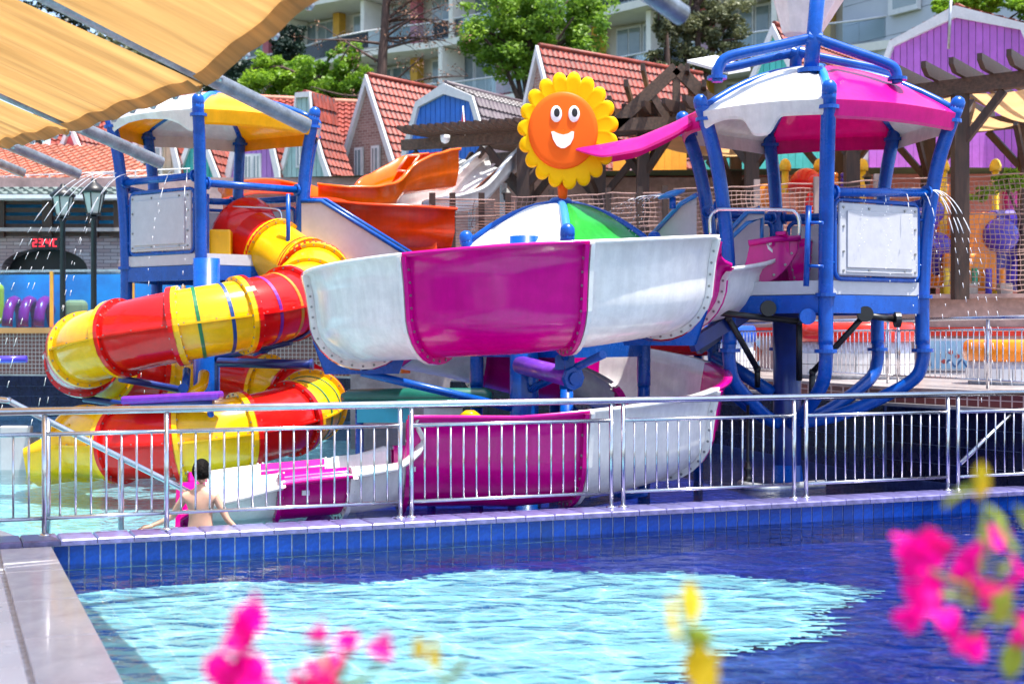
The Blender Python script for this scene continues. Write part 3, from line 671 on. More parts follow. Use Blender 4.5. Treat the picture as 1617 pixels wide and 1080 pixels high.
# column and brackets
cc = P(326, 0, 19.0)
m_ = MB(); m_.tube([V(-4.08, 19.0, -.95), V(-4.08, 19.0, 2.68)], .175, 28); m_.build('column', M['blue'], tube)
def bracket(par, a, b, r=.05, name='bracket', mt=None):
    m_ = MB(); m_.tube([a, b], r, 10); return m_.build(name, mt or M['navy'], par)
def collar(par, c, ax, r=.1, h=.03, mt=None):
    m_ = MB(); m_.lathe(c, [(r, -h/2), (r, h/2)], 16, axis=ax, sm=False); return m_.build('collar', mt or M['blue'], par)
cA = V(-4.08, 19, 0)
for phi in (-26, -116, -176, -266, -356, -446):
    q = hp(phi); z = q.z-RT-.06; e = V(q.x, q.y, z); bracket(tube, V(-4.08, 19, max(-.3, z-.25)), e, .045)
    n = V(q.x-TC.x, q.y-TC.y, 0).normalized()
    m_ = MB(); m_.tube([q+ht(phi)*.0+n*(RT+.03)*math.cos(a)+V(0, 0, (RT+.03)*math.sin(a)) for a in [R(-150+12*j) for j in range(11)]], .022, 8); m_.build('cradle', M['navy'], tube)
bracket(tube, P(345, 572, 18.6), P(492, 576, 18.2), .062, 'arm', M['navy'])
collar(tube, P(492, 576, 18.2), V(1, 0, 0), .075, .04, M['navy'])
# ---- open spiral flume
FC = V(.05, 16.2, 0); FR = 1.78; FW = .52
flume = thing('open_spiral_slide', V(.05, 16.2, -.45), 'big open spiral water slide in white and magenta sections in the middle of the pool', 'water slide')
zx = [-45, -28, 30, 65, 90, 120, 160, 208, 240, 270, 315, 360, 400, 440, 450, 478, 520]
ztop = [2.98, 2.78, 2.69, 2.58, 2.52, 2.44, 2.33, 2.15, 1.95, 1.68, 1.46, 1.22, 1.02, .88, .85, .80, .55]
def fz(phi): return interp(zx, ztop, -phi)
def hout(phi): return interp([-60, 0, 30, 90, 160, 208, 300, 343, 388, 470, 520], [.6, .8, 1.02, 1.06, .98, .85, .75, .82, .92, .93, .6], -phi)
def fpos(phi): a = R(phi); return V(FC.x+FR*math.cos(a), FC.y+FR*math.sin(a), fz(phi)-hout(phi))
def uprof(w, ho, hi, off=0.0, rim=.05, n=14):
    """U section: lateral s (+ outward), height h above the trough bottom; off = skin offset"""
    d = .50; pts = []
    for k in range(n+1):
        a = PI+PI*k/n; sx = math.copysign(abs(math.cos(a))**1.0, math.cos(a)); sy = -abs(math.sin(a))
        pts.append((sx*(w+off), d+sy*(d+off)))
    inner = [(-(w+off)*1.06, hi)] ; outer = [((w+off)*1.05, lerp(d, ho, .5)), ((w+off)*1.14, ho)]
    return inner+pts+outer
def usect(c, out, ho, hi, w=FW, rim=True, off0=0, off1=-.022):
    a = uprof(w, ho, hi, off0); b = uprof(w, ho, hi, off1)[::-1]
    if rim: a = [(a[0][0]-.06, hi-.015), (a[0][0]-.055, hi+.02)]+[(b[-1][0], hi+.02)]*0+a[1:-1]+[(a[-1][0], ho-.03), (a[-1][0]+.06, ho-.015), (a[-1][0]+.06, ho+.025)]
    if rim: b = [(b[0][0]-.01, ho+.02)]+b[1:-1]+[(b[-1][0], hi+.02)]
    return [c+out*s+V(0, 0, h) for s, h in a+b]
def flume_part(fr, mt, par, name='flume_section', w=FW):
    m_ = MB(); rows = [usect(c, o_, ho, hi, w) for c, o_, ho, hi in fr]
    m_.grid(rows, closed_u=True); b0 = len(rows[0])
    m_.face(list(range(b0))[::-1]) if False else None
    # close both ends with a strip between the skins
    for r_ in (rows[0], rows[-1]):
        n = len(r_)//2; b = len(m_.v); m_.v += r_
        for k in range(n-1): m_.face([b+k, b+k+1, b+len(r_)-2-k, b+len(r_)-1-k])
    return m_.build(name, mt, par)
def uflange(c, out, ho, hi, t, mt, par, w=FW, wd=.022, h=.07, bolts=True):
    a = uprof(w, ho-.02, hi-.02, 0.0); b = uprof(w, ho-.02, hi-.02, h)
    b = [(s, q) for s, q in b]
    m_ = MB()
    rows = [[c-t*wd+out*s+V(0, 0, q) for s, q in a], [c-t*wd+out*s+V(0, 0, q) for s, q in b], [c+t*wd+out*s+V(0, 0, q) for s, q in b], [c+t*wd+out*s+V(0, 0, q) for s, q in a]]
    m_.grid(rows, sm=False, flip=True)
    for e in (0, -1): m_.poly([rows[0][e], rows[1][e], rows[2][e], rows[3][e]])
    o = m_.build('flange', mt, par)
    if bolts:
        bm = MB(); mid = [((x0+x1)/2, (y0+y1)/2) for (x0, y0), (x1, y1) in zip(a, b)]
        dens = []
        for (x0, y0), (x1, y1) in zip(mid, mid[1:]):
            L_ = math.hypot(x1-x0, y1-y0); k = max(1, round(L_/.13))
            for j in range(k): dens.append((lerp(x0, x1, j/k), lerp(y0, y1, j/k)))
        last = None
        for s, q in dens:
            if last and math.hypot(s-last[0], q-last[1]) < .11: continue
            last = (s, q)
            for sd in (-1, 1): bm.lathe(c+out*s+V(0, 0, q)+t*sd*(wd+.003), [(.014, -.007), (.014, .007)], 6, axis=t, sm=False)
        bm.build('bolts', M['bolt'], o)['kind'] = 'stuff'
    return o
def fout(phi): a = R(phi); return V(math.cos(a), math.sin(a), 0)
def ftan(phi): return (fpos(phi-2)-fpos(phi+2)).normalized()
bounds = [-28-45*k for k in range(10)]+[-450]
fc = [M['white'], M['magenta']]
def hin(phi): return min(.55, hout(phi)-.2)
for k in range(10):
    a0, a1 = bounds[k], bounds[k+1]; mt = fc[k % 2]
    fr = [(fpos(lerp(a0, a1, j/12)), fout(lerp(a0, a1, j/12)), hout(lerp(a0, a1, j/12)), hin(lerp(a0, a1, j/12))) for j in range(13)]
    s_ = flume_part(fr, mt, flume)
    for a in ((a0-.7, a1+.7) if k < 9 else (a0-.7,)): uflange(fpos(a), fout(a), hout(a), hin(a), ftan(a), mt, s_)
# start: from the right tower mouth down to the spiral
st = catmull([P(1262, 452, 16.75), P(1222, 466, 16.85), P(1160, 500, 16.75), fpos(-26)+V(.14, .32, .03), fpos(-28)], 6)
def run(pts, hos, mt, w=FW, flip=1, hi=None):
    fr = []
    for i, p in enumerate(pts):
        t = pts[min(i+1, len(pts)-1)]-pts[max(i-1, 0)]; t.z = 0; t.normalize(); o_ = V(t.y, -t.x, 0)*flip
        h = interp([0, len(pts)-1], hos, i); fr.append((p, -o_, h, hi if hi else h))
    return fr
for a, b, h, mt in ((0, 7, (.58, .64), M['magenta']), (7, 17, (.66, .62), M['white']), (17, 24, (.66, .98), M['magenta'])):
    fr = run(st[a:b+1], h, mt); s_ = flume_part(fr, mt, flume, w=.5)
    for e in (0, -1):
        c, o_, ho, hi = fr[e]; i = a if e == 0 else b; t = (st[min(i+1, 24)]-st[max(0, i-1)]).normalized(); uflange(c, o_, ho, hi, t, mt, s_, w=.5)
# run-out to the left, towards the boy
p_end = fpos(-450)
xs_ = [p_end, PX(632, 14.33, -.07), P(560, 800, 13.95)*1.0, P(440, 812, 13.7), P(345, 818, 13.5), P(292, 818, 13.45)]
xs_[2].z = -.08; xs_[3].z = -.12; xs_[4].z = -.17; xs_[5].z = -.19
ro = catmull(xs_, 8)
for a, b, h, mt in ((0, 8, (.93, .93), M['magenta']), (8, 18, (.92, .42), M['white']), (18, 25, (.42, .40), M['magenta']), (25, 34, (.38, .28), M['white']), (34, 40, (.28, .14), M['magenta'])):
    fr = run(ro[a:b+1], h, mt)
    if a == 8: fr = [(c, o_, interp([0, 7, 10], [.93, .46, .42], i), interp([0, 7, 10], [.55, .26, .18], i)) for i, (c, o_, _, _) in enumerate(fr)]
    if a > 8: fr = [(c, o_, ho, max(.08, ho-.24)) for c, o_, ho, _ in fr]
    if a == 0: fr = [(c, o_, ho, .55) for c, o_, ho, _ in fr]
    s_ = flume_part(fr, mt, flume, w=FW if a == 0 else .5)
    c, o_, ho, hi = fr[-1]; t = (ro[b]-ro[b-1]).normalized(); uflange(c, o_, ho, hi, t, mt, s_, w=FW if a == 0 else .5)
    if a in (8, 18):
        m_ = MB(); q, o2, ho2, _ = fr[len(fr)//2]
        sd = o2 if o2.y < 0 else -o2
        m_.box(q+sd*(.48*1.07+.004)+V(0, 0, ho2*.72), (.07, .012, .045), rz=math.atan2(t.y, t.x)); m_.build('sticker', M['trim'], s_)
m_ = MB(); q = [P(x, y, 16.25) for x, y in ((1184, 384), (1222, 379), (1262, 377), (1259, 398), (1246, 420), (1226, 440), (1200, 453), (1158, 460), (1168, 440), (1178, 412))]
m_.prism(q, (.02, .05, 0)); fl_ = m_.build('mouth_flare', M['magenta'], flume); bevel(fl_, .012)
m_ = MB(); m_.tube([P(1182, 384, 16.23), P(1222, 378, 16.23), P(1264, 376, 16.23)], .035, 8); m_.build('mouth_rim', M['magenta'], flume)
m_ = MB()
for x, y in ((1250, 400), (1240, 418), (1222, 434), (1200, 446), (1176, 453)): m_.lathe(P(x, y, 16.24), [(.014, -.01), (.014, .01)], 8, axis=(0, 1, 0), sm=False)
m_.build('bolts', M['bolt'], fl_)['kind'] = 'stuff'
# centre column, arms and pipes
m_ = MB(); m_.tube([V(.14, 16.2, -.95), V(.14, 16.2, 2.78)], .165, 28); m_.build('column', M['blue'], flume)
m_ = MB(); m_.lathe(V(.14, 16.2, -.5), [(.3, 0), (.3, .06), (.2, .1), (.17, .4)], 24); m_.build('column_foot', M['blue'], flume)
for phi in (-60, -165, -310, -400):
    q = fpos(phi); e = q+V(0, 0, -.10); bracket(flume, V(.14, 16.2, max(-.4, e.z-.45)), e, .045, mt=M['blue'])
for phi in (-163, -30, -298):
    q = fpos(phi); o_ = fout(phi); t = ftan(phi)
    m_ = MB(); pr = [(s, h) for s, h in uprof(FW, .5, .5, .085) if h < .30]
    pr2 = [(s*.2+math.copysign(.08, s), min(h-.14, -.14)) for s, h in pr]
    A_ = [q+o_*s+V(0, 0, h) for s, h in pr]; B_ = [q+o_*s+V(0, 0, -.16) for s, h in pr]
    rows = [[a-t*.03 for a in A_], [b*.75+q*.25-t*.03+V(0, 0, -.0) for b in B_], [b*.75+q*.25+t*.03 for b in B_], [a+t*.03 for a in A_]]
    m_.grid(rows+[rows[0]], sm=False); m_.build('saddle', M['blue'], flume)
# water cannon pipe
cn = thing('water_cannon', P(826, 582, 15.9), 'short purple pipe with blue end cap pointing forward under the open slide', 'pipe')
m_ = MB(); m_.tube([P(822, 576, 16.1), P(905, 597, 15.1)], [.105, .105], 16); m_.build('pipe', M['purple'], cn)
ax = (P(905, 597, 15.1)-P(822, 576, 16.1)).normalized()
m_ = MB(); m_.lathe(P(905, 597, 15.1), [(.125, -.03), (.125, .03)], 8, axis=ax, sm=False); m_.lathe(P(905, 597, 15.1)+ax*.03, [(.075, 0), (.07, .03)], 16, axis=ax); m_.build('end_cap', M['blue'], cn)
for px in (884, 900):
    m_ = MB(); c = P(px, 572, 15.12); m_.prism([c+V(-.05, 0, -.08), c+V(.05, 0, -.08), c+V(.05, 0, .06), c+V(.0, 0, .09), c+V(-.05, 0, .06)], (0, .05, 0)); m_.lathe(c+V(0, -.005, .02), [(.018, -.01), (.018, .01)], 8, axis=(0, 1, 0), sm=False); m_.build('bracket', M['blue'], cn)
m_ = MB(); m_.tube([P(893, 545, 15.0), P(893, 566, 15.1)], .04, 8); m_.build('hanger', M['blue'], cn)
# ---- things on the water between the slides
gb = thing('green_beam', P(535, 630, 16.6), 'long dark green vinyl beam lying under the open slide above the railing', 'beam')
m_ = MB(); a, b = P(540, 628, 16.9), P(778, 626, 16.4); m_.tube([a, lerp(a, b, .05), lerp(a, b, .5), lerp(a, b, .95), b], [.05, .10, .11, .10, .05], 12); m_.build('beam', M['green'], gb)
m_ = MB(); m_.bar(lerp(a, b, .02)+V(0, 0, -.07), lerp(a, b, .98)+V(0, 0, -.07), .26, .10); bevel(m_.build('float', M['green'], gb), .03)
for t in (.12, .6, .9):
    m_ = MB(); q = lerp(a, b, t); m_.tube([q, V(q.x, q.y, -.6)], .05, 10); m_.build('leg', M['blue'], gb)
m_ = MB(); m_.box(P(606, 652, 16.7), (.62, .1, .22)); m_.build('side_board', mat('turquoise_board', (.03, .45, .60), rough=.3), gb)
m_ = MB(); m_.box(P(700, 648, 16.6), (.45, .1, .16)); m_.build('side_board', M['trim'], gb)
m_ = MB(); m_.lathe(P(742, 656, 16.3), [(.05, -.05), (.14, .0), (.05, .06)], 14); o = m_.build('splash_bowl', M['yellow'], origin=P(742, 668, 16.3)); tag(o, 'small yellow splash bowl just above the railing under the green beam', 'bowl')
rb = thing('red_beam', P(1000, 545, 17.8), 'red padded beam above the far curve of the open slide', 'beam')
m_ = MB(); a, b = P(905, 540, 18.6), P(1122, 543, 17.9); m_.bar(a, b, .22, .30); bevel(m_.build('beam', M['red'], rb), .04)
for t in (.1, .92): bracket(rb, lerp(a, b, t)+V(0, .1, -.1), V(lerp(a, b, t).x, lerp(a, b, t).y+.1, -.8), .06, 'leg', M['blue'])
m_ = MB(); m_.box(b+V(.02, 0, 0), (.03, .24, .27)); m_.build('end_plate', M['blue'], rb)
pb = thing('purple_beam', P(440, 628, 17.0), 'dark purple tapered float beam between the upper and lower tube rings', 'beam')
m_ = MB(); a, b = P(195, 632, 17.2), P(350, 624, 17.1); m_.bar(a, b, .24, .10); bevel(m_.build('beam', M['purple'], pb), .03)
m_ = MB(); m_.tube([a+V(.1, .0, -.06), b+V(-.1, .0, -.08)], .05, 10); m_.build('under_tube', M['navy'], pb)
bracket(pb, P(330, 634, 17.15), P(330, 690, 17.15)+V(0, .4, -.2), .04, 'leg', M['blue'])
ye = thing('spray_elbow', P(295, 640, 17.6), 'yellow elbow pipe with a blue round cap beside the tube slide column', 'pipe')
m_ = MB(); m_.tube(catmull([P(322, 590, 17.9), P(318, 610, 17.7), P(300, 622, 17.6), P(280, 634, 17.6)], 5), [.07]*12+[.08, .09, .09, .06], 12); m_.build('elbow', M['yellow'], ye)
m_ = MB(); m_.lathe(P(290, 613, 17.45), [(.062, -.03), (.062, .03)], 18, axis=(0, 1, 0)); m_.build('cap', M['blue'], ye)
m_ = MB(); m_.tube([P(295, 584, 17.8), P(293, 612, 17.6)], .05, 10); m_.build('hanger', M['blue'], ye)
m_ = MB(); m_.lathe(P(290, 657, 17.4), [(.1, -.05), (.14, 0), (.1, .05)], 14); tag(m_.build('green_buoy', M['playgreen'], origin=P(290, 665, 17.4)), 'small green float beside the tube slide column', 'buoy')
m_ = MB(); m_.tube([P(-30, 568, 24), P(42, 567, 24)], .06, 10); o = m_.build('blue_float', M['playpurple'], origin=P(0, 570, 24)); tag(o, 'dark blue foam roll in front of the mosaic wall at the left edge', 'foam roll')
# pipe and valve at the foot of the right tower
pv = thing('valve_pipe', P(1175, 770, 15.9), 'grey valve pipe lying in the water at the foot of the right tower column', 'pipe')
m_ = MB(); m_.tube([P(1170, 764, 16.1), P(1180, 768, 15.9), P(1215, 772, 15.8), P(1300, 764, 16.2)], .05, 10); m_.build('pipe', M['galv'], pv)
m_ = MB(); m_.tube([P(1181, 768, 16), P(1181, 640, 16.4)], .018, 8); m_.build('riser', M['black'], pv)
m_ = MB(); m_.lathe(P(1181, 760, 16), [(.05, 0), (.05, .05), (.03, .06), (.03, .12), (.055, .13), (.055, .16), (.03, .17), (.03, .22)], 12); m_.build('valve', M['black'], pv)

# ================================================================= TOWERS
def tower(name, C, floor_z, rim_z, apex_z, Rb, Rt, angs, N, colsA, label, skirtfun, tail=None, colxy=None, ndepth=14):
    t = thing(name, V(C.x, C.y, -.95), label, 'play tower')
    vb = [V(C.x+Rb*math.cos(R(angs[i])), C.y+Rb*math.sin(R(angs[i])), 0) for i in range(N)]
    vt = [V(C.x+Rt*math.cos(R(angs[i])), C.y+Rt*math.sin(R(angs[i])), 0) for i in range(N)]
    for i in range(N):
        b_, tt = vb[i], vt[i]
        pts = catmull([b_+V(0, 0, floor_z-.55), b_+V(0, 0, floor_z), lerp(b_, tt, .12)+V(0, 0, lerp(floor_z, rim_z, .35)), lerp(b_, tt, .45)+V(0, 0, lerp(floor_z, rim_z, .72)), tt+V(0, 0, rim_z+.06)], 6)
        m_ = MB(); m_.tube(pts, .082, 14); p_ = m_.build('post', M['blue'], t)
        m_ = MB(); d_ = (pts[-1]-pts[-2]).normalized(); m_.lathe(pts[-1], [(.082, -.02), (.085, .0), (.08, .07), (.05, .11), (.005, .125)], 14, axis=d_); m_.build('cap', M['blue'], p_)
        for q in (pts[-3], pts[6]):
            m_ = MB(); m_.lathe(q, [(.115, -.02), (.115, .02)], 14, sm=False); m_.build('collar', M['blue'], p_)
        # canopy rib
        rp = [V(C.x, C.y, 0)+(tt-V(C.x, C.y, 0))*s+V(0, 0, rim_z+(apex_z-rim_z)*(1-s**1.9)) for s in [k/8 for k in range(9)]]
        m_ = MB(); m_.tube(rp, .05, 10); m_.build('rib', M['lightblue'] if i == 0 else M['blue'], t)
    for i in range(N):
        a, b_ = vt[i], vt[(i+1) % N]; o = V(C.x, C.y, 0); mt, sk = colsA[i]
        rows = []
        n = 18; m = 44
        def pt(s, u, dz=0):
            base = o+(a-o)*s*(1-u)+(b_-o)*s*u
            z = rim_z+(apex_z-rim_z)*(1-s**1.9)-.05*(1-(2*u-1)**2)*(0)  
            bulge = .07*math.sin(PI*u)*s
            # moulded raised panel
            e = min(u, 1-u)*2; f = interp([.22, .30, .80, .88], [0, 1, 1, 0], s)*interp([.22, .36], [0, 1], e)
            return base+(base-o).normalized()*bulge*.8+V(0, 0, z+.035*f+bulge*.35+dz) if s > 0 else o+V(0, 0, apex_z)
        SS = [.06+k/(n)*.94 for k in range(n+1)]; UU = [.035+.93*j/m for j in range(m+1)]
        for s in SS: rows.append([pt(s, u) for u in UU])
        e1 = [q+V(0, 0, -.03)+(q-o-V(0, 0, q.z)).normalized()*.045 for q in rows[-1]]
        e2 = []
        for j, u in enumerate(UU):
            e2.append(rows[-1][j]+V(0, 0, -skirtfun(u) if sk else -.2)+(rows[-1][j]-o-V(0, 0, rows[-1][j].z)).normalized()*.01)
        rows += [e1, e2]
        top = rows; bot = [[q+V(0, 0, -.03)-((q-o-V(0, 0, q.z)).normalized()*.02 if r_ > n-2 else V(0, 0, 0)) for q in rw] for r_, rw in enumerate(rows)]
        m_ = MB(); m_.grid(top[:-1], flip=True); m_.grid(top[-2:], flip=True); m_.grid(bot[:-1]); m_.grid(bot[-2:])
        m_.grid([top[-1], bot[-1]], sm=False, flip=True); m_.grid([[r_[0] for r_ in top], [r_[0] for r_ in bot]], sm=False); m_.grid([[r_[-1] for r_ in top], [r_[-1] for r_ in bot]], sm=False, flip=True)
        m_.build('canopy_panel', mt, t)
    m_ = MB(); m_.lathe(V(C.x, C.y, apex_z), [(.16, -.08), (.16, .02), (.11, .07), (.02, .09)], 18); m_.build('hub', M['blue'], t)
    return t, vb, vt
def deckframe(t, vb, z, mt=None):
    c = sum(vb, V(0, 0, 0))/len(vb)
    m_ = MB(); m_.prism([c+(p-c)*.97+V(0, 0, z) for p in vb], (0, 0, .05)); m_.build('floor', M['panel'], t)
    for i in range(len(vb)):
        a, b = vb[i], vb[(i+1) % len(vb)]
        m_ = MB(); m_.bar(a+V(0, 0, z-.10), b+V(0, 0, z-.10), .07, .2); m_.build('floor_beam', M['blue'], t)
        m_ = MB(); m_.bar(lerp(a, b, .05)+V(0, 0, z+.085), lerp(a, b, .95)+V(0, 0, z+.085), .04, .15); m_.build('toe_board', M['panel'], t)
def board(t, a, b, z0, z1, lines=True, mt=None):
    """white board in a rounded blue tube frame between posts a and b"""
    a = V(a.x, a.y, 0); b = V(b.x, b.y, 0); d = (b-a); Ln = d.length; d.normalize(); n = V(d.y, -d.x, 0)
    A, B = a+d*.13, b-d*.13; r = .09
    fr = []
    for cx_, cz, s0 in ((B-d*r, z1-r, 0), (A+d*r, z1-r, 90), (A+d*r, z0+r, 180), (B-d*r, z0+r, 270)):
        for k in range(5):
            q = R(s0+22.5*k); fr.append(V(cx_.x, cx_.y, cz)+d*math.cos(q)*r+V(0, 0, math.sin(q)*r))
    fr.append(fr[0]); m_ = MB(); m_.tube(fr, .026, 8, caps=False); f_ = m_.build('board_frame', M['blue'], t)
    c = (A+B)/2+V(0, 0, (z0+z1)/2)+n*.02
    rz = math.atan2(d.y, d.x)
    m_ = MB(); m_.box(c, ((B-A).length-.07, .04, z1-z0-.07), rz=rz); bevel(m_.build('board', mt or M['panel'], f_), .035, 3)
    if lines:
        m_ = MB(); m_.box(c+n*.028+V(0, 0, -(z1-z0)*.41), ((B-A).length-.26, .015, .012), rz=rz); m_.box(c+n*.03+V(0, 0, .0), ((B-A).length-.28, .02, (z1-z0)*.72), rz=rz)
        bevel(m_.build('raised_panel', mt or M['panel'], f_), .008)
    m_ = MB(); w2 = (B-A).length/2-.09; h2 = (z1-z0)/2-.09
    for sx in (-1, -.3, .7, 1):
        for sz in (-1, 1): m_.lathe(c+d*w2*sx+V(0, 0, h2*sz)+n*.022, [(.014, -.01), (.014, .012)], 8, axis=n, sm=False)
    for sx in (-1, 1):
        for sz in (-.4, .4): m_.lathe(c+d*w2*sx+V(0, 0, h2*sz)+n*.022, [(.014, -.01), (.014, .012)], 8, axis=n, sm=False)
    m_.build('bolts', M['bolt'], f_)['kind'] = 'stuff'
    for z in (lerp(z0, z1, .2), lerp(z0, z1, .8)):
        m_ = MB(); m_.tube([a+V(0, 0, z), A+V(0, 0, z)], .018, 8); m_.tube([b+V(0, 0, z), B+V(0, 0, z)], .018, 8); m_.build('lug', M['blue'], f_)
arch_skirt = lambda u: .10+.30*abs(2*u-1)**2.2 if abs(2*u-1) < .8 else .30
# right tower
RC = V(3.61, 16.9, 0); RZ = 2.10
Wc, Pk = M['whitecan'], M['pinkcan']
def skirtR(u):                                         # deep on the right, arch on the left
    return .50 if u < .36 and u > .1 else (.16 if .42 < u else (.3 if u <= .1 else .40))
def skirtR(u):
    return interp([0, .12, .2, .3, .38, .45, .55, .75, 1], [.16, .2, .62, .62, .5, .22, .12, .14, .22], 1-u)
skirtR = lambda u: .16+.05*max(0, 1-u/.12)+.20*math.exp(-((u-.5)/.11)**4)-.03*math.exp(-((u-.22)/.12)**2)
tr, vb, vt = tower('right_tower'.replace('right_', 'play_'), RC, RZ, 4.22, 4.80, 1.22, 1.60, (-97, -20, 40, 100, 160, 205), 6,
    [(Pk, 0), (Wc, 0), (Pk, 0), (Wc, 0), (Pk, 0), (Wc, 1)], 'blue play tower at right with white and magenta dome canopy and a tipping bucket', skirtR)
deckframe(tr, vb, RZ)
colR = V(3.27, 16.9, 0)
m_ = MB(); m_.tube([colR+V(0, 0, -.95), colR+V(0, 0, 2.02)], .165, 28); m_.build('column', M['navy'], tr)
m_ = MB(); m_.lathe(colR+V(0, 0, -.3), [(.30, 0), (.30, .05), (.21, .08), (.17, .42)], 20); m_.build('column_foot', M['blue'], tr)
for i, p in enumerate(vb):                              # bent legs from posts into the column
    tgt = colR+(p-colR).normalized()*.15; lo = .62
    pts = catmull([p+V(0, 0, RZ-.5), p+V(0, 0, RZ-.75), p+(colR-p)*.10+V(0, 0, RZ-1.0), p+(colR-p)*.55+V(0, 0, RZ-1.35), tgt+V(0, 0, lo)], 6)
    m_ = MB(); m_.tube(pts, .078, 12); m_.build('leg', M['blue'], tr)
    collar(tr, p+V(0, 0, RZ-.62), (0, 0, 1), .125, .04)
# black braces
for a, b in ((P(1365, 498, 16.0), P(1283, 588, 16.4)), (P(1365, 498, 16.0), P(1418, 505, 16.2)), (P(1283, 588, 16.4), P(1281, 640, 16.5)), (P(1150, 502, 16.2), P(1196, 583, 16.6)), (P(1196, 583, 16.6), P(1196, 610, 16.7)), (P(1128, 493, 16.0), P(1262, 508, 16.2)), (P(1262, 508, 16.2), P(1262, 600, 16.4))):
    m_ = MB(); m_.tube([a, b], .036, 10); m_.lathe(a, [(.03, -.04), (.045, 0), (.03, .04)], 10); m_.build('brace', M['black'], tr)
for q in (P(1366, 496, 15.95), P(1213, 487, 16.0), P(1417, 505, 16.15), P(1275, 500, 15.7)):
    m_ = MB(); ax = V(0, 1, 0) if q.x < 4.2 else V(1, 0, 0); m_.lathe(q, [(.09, -.03), (.09, .03)], 14, axis=ax, sm=False); m_.build('pipe_flange', M['black'] if q.y > 15.8 else M['blue'], tr)
for a, b in ((P(1195, 482, 16.6), P(1092, 545, 16.0)), (P(1190, 486, 17.4), P(1100, 550, 17.0))):
    m_ = MB(); m_.bar(a, b, .09, .16); m_.build('stringer', M['navy'], tr)
for px0, py0, px1, py1 in ((1128, 560, 1222, 622),):
    m_ = MB(); m_.tube([P(px0, py0, 17.2), P(px1, py1, 16.9)], .08, 12); m_.build('strut', M['blue'], tr)
F_, Rr, BR, BL, LB, LF = vb                             # posts: front, right, back right, back left, left back, left front
def at(p, i, z): return lerp(vb[i], vt[i], interp([0, .35, .72, 1], [0, .12, .45, 1], (z-RZ)/(4.22-RZ)))+V(0, 0, z)
board(tr, at(F_, 0, 2.7), at(Rr, 1, 2.7), RZ+.18, RZ+1.06)
for i, j, z in ((0, 1, 3.22), (1, 2, 3.2), (2, 3, 3.15), (3, 4, 3.15), (4, 5, 3.15)):
    a, b = at(0, i, z), at(0, j, z+(.08 if i == 0 else 0)); m_ = MB(); m_.tube([a, b], .05, 12); m_.build('upper_rail', M['blue'], tr)
    for q in (a, b): collar(tr, q+(b-a).normalized()*(.11 if q == a else -.11), (b-a), .085, .03)
a, b = at(0, 0, 3.1), at(0, 5, 3.1)
# inner screens of the right tower
for i, j in ((2, 3), (3, 4), (1, 2)):
    board(tr, at(0, i, 2.6), at(0, j, 2.6), RZ+.18, RZ+.98, lines=False)
x0 = P(1255, 440, 15.9)
m_ = MB(); m_.tube([P(1273, 452, 15.5), P(1277, 325, 15.5)], .032, 10); m_.tube([P(1277, 352, 15.5), P(1300, 352, 15.4)], .018, 8); m_.tube([P(1275, 420, 15.5), P(1300, 421, 15.4)], .018, 8); m_.build('gate_bar', M['blue'], tr)
# skirt panel below the funnel
m_ = MB(); m_.prism([P(1150, 468, 17.5), P(1292, 468, 17.3), P(1292, 372, 17.3), P(1235, 376, 17.4), P(1150, 440, 17.5)], (.02, .04, 0)); m_.build('mouth_panel', M['panel'], tr)
# chrome grab hoop over the slide mouth
m_ = MB(); m_.tube(catmull([P(1122, 372, 16.3), P(1122, 345, 16.3), P(1132, 333, 16.28), P(1150, 331, 16.2), P(1240, 332, 15.9), P(1256, 336, 15.86), P(1262, 350, 15.84), P(1262, 372, 15.84)], 5), .022, 10); m_.build('grab_hoop', M['steel'], tr)
# stair wings on the left of the right tower
def wing(t, pts, Y0, Y1, mt, frame=True):
    q = [P(px, py, lerp(Y0, Y1, (px-pts[0][0])/(max(p[0] for p in pts)-pts[0][0]+.01))) for px, py in pts]
    m_ = MB(); m_.prism(q, (0, .05, 0)); p_ = m_.build('stair_panel', mt, t)
    if frame:
        m_ = MB(); m_.tube([a+V(0, -.02, 0) for a in q[1:frame+1]], .03, 8); m_.build('rail', M['lightblue'] if t is tr else M['blue'], p_)
wing(tr, [(1028, 470), (1028, 372), (1075, 322), (1100, 308), (1100, 470)], 17.6, 17.2, M['panel'], 3)
wing(tr, [(1120, 470), (1120, 398), (1180, 335), (1207, 335), (1207, 470)], 17.3, 17.1, M['panel'], 3)
m_ = MB(); m_.tube([P(1136, 372, 17.6), P(1185, 335, 17.5), P(1200, 328, 17.5)], .026, 8); m_.build('stair_rail', M['lightblue'], tr); m_ = MB(); m_.tube([P(1142, 388, 17.0), P(1180, 352, 17.0), P(1203, 345, 17.0), P(1203, 385, 17.0)], .026, 8); m_.build('stair_rail', M['lightblue'], tr)
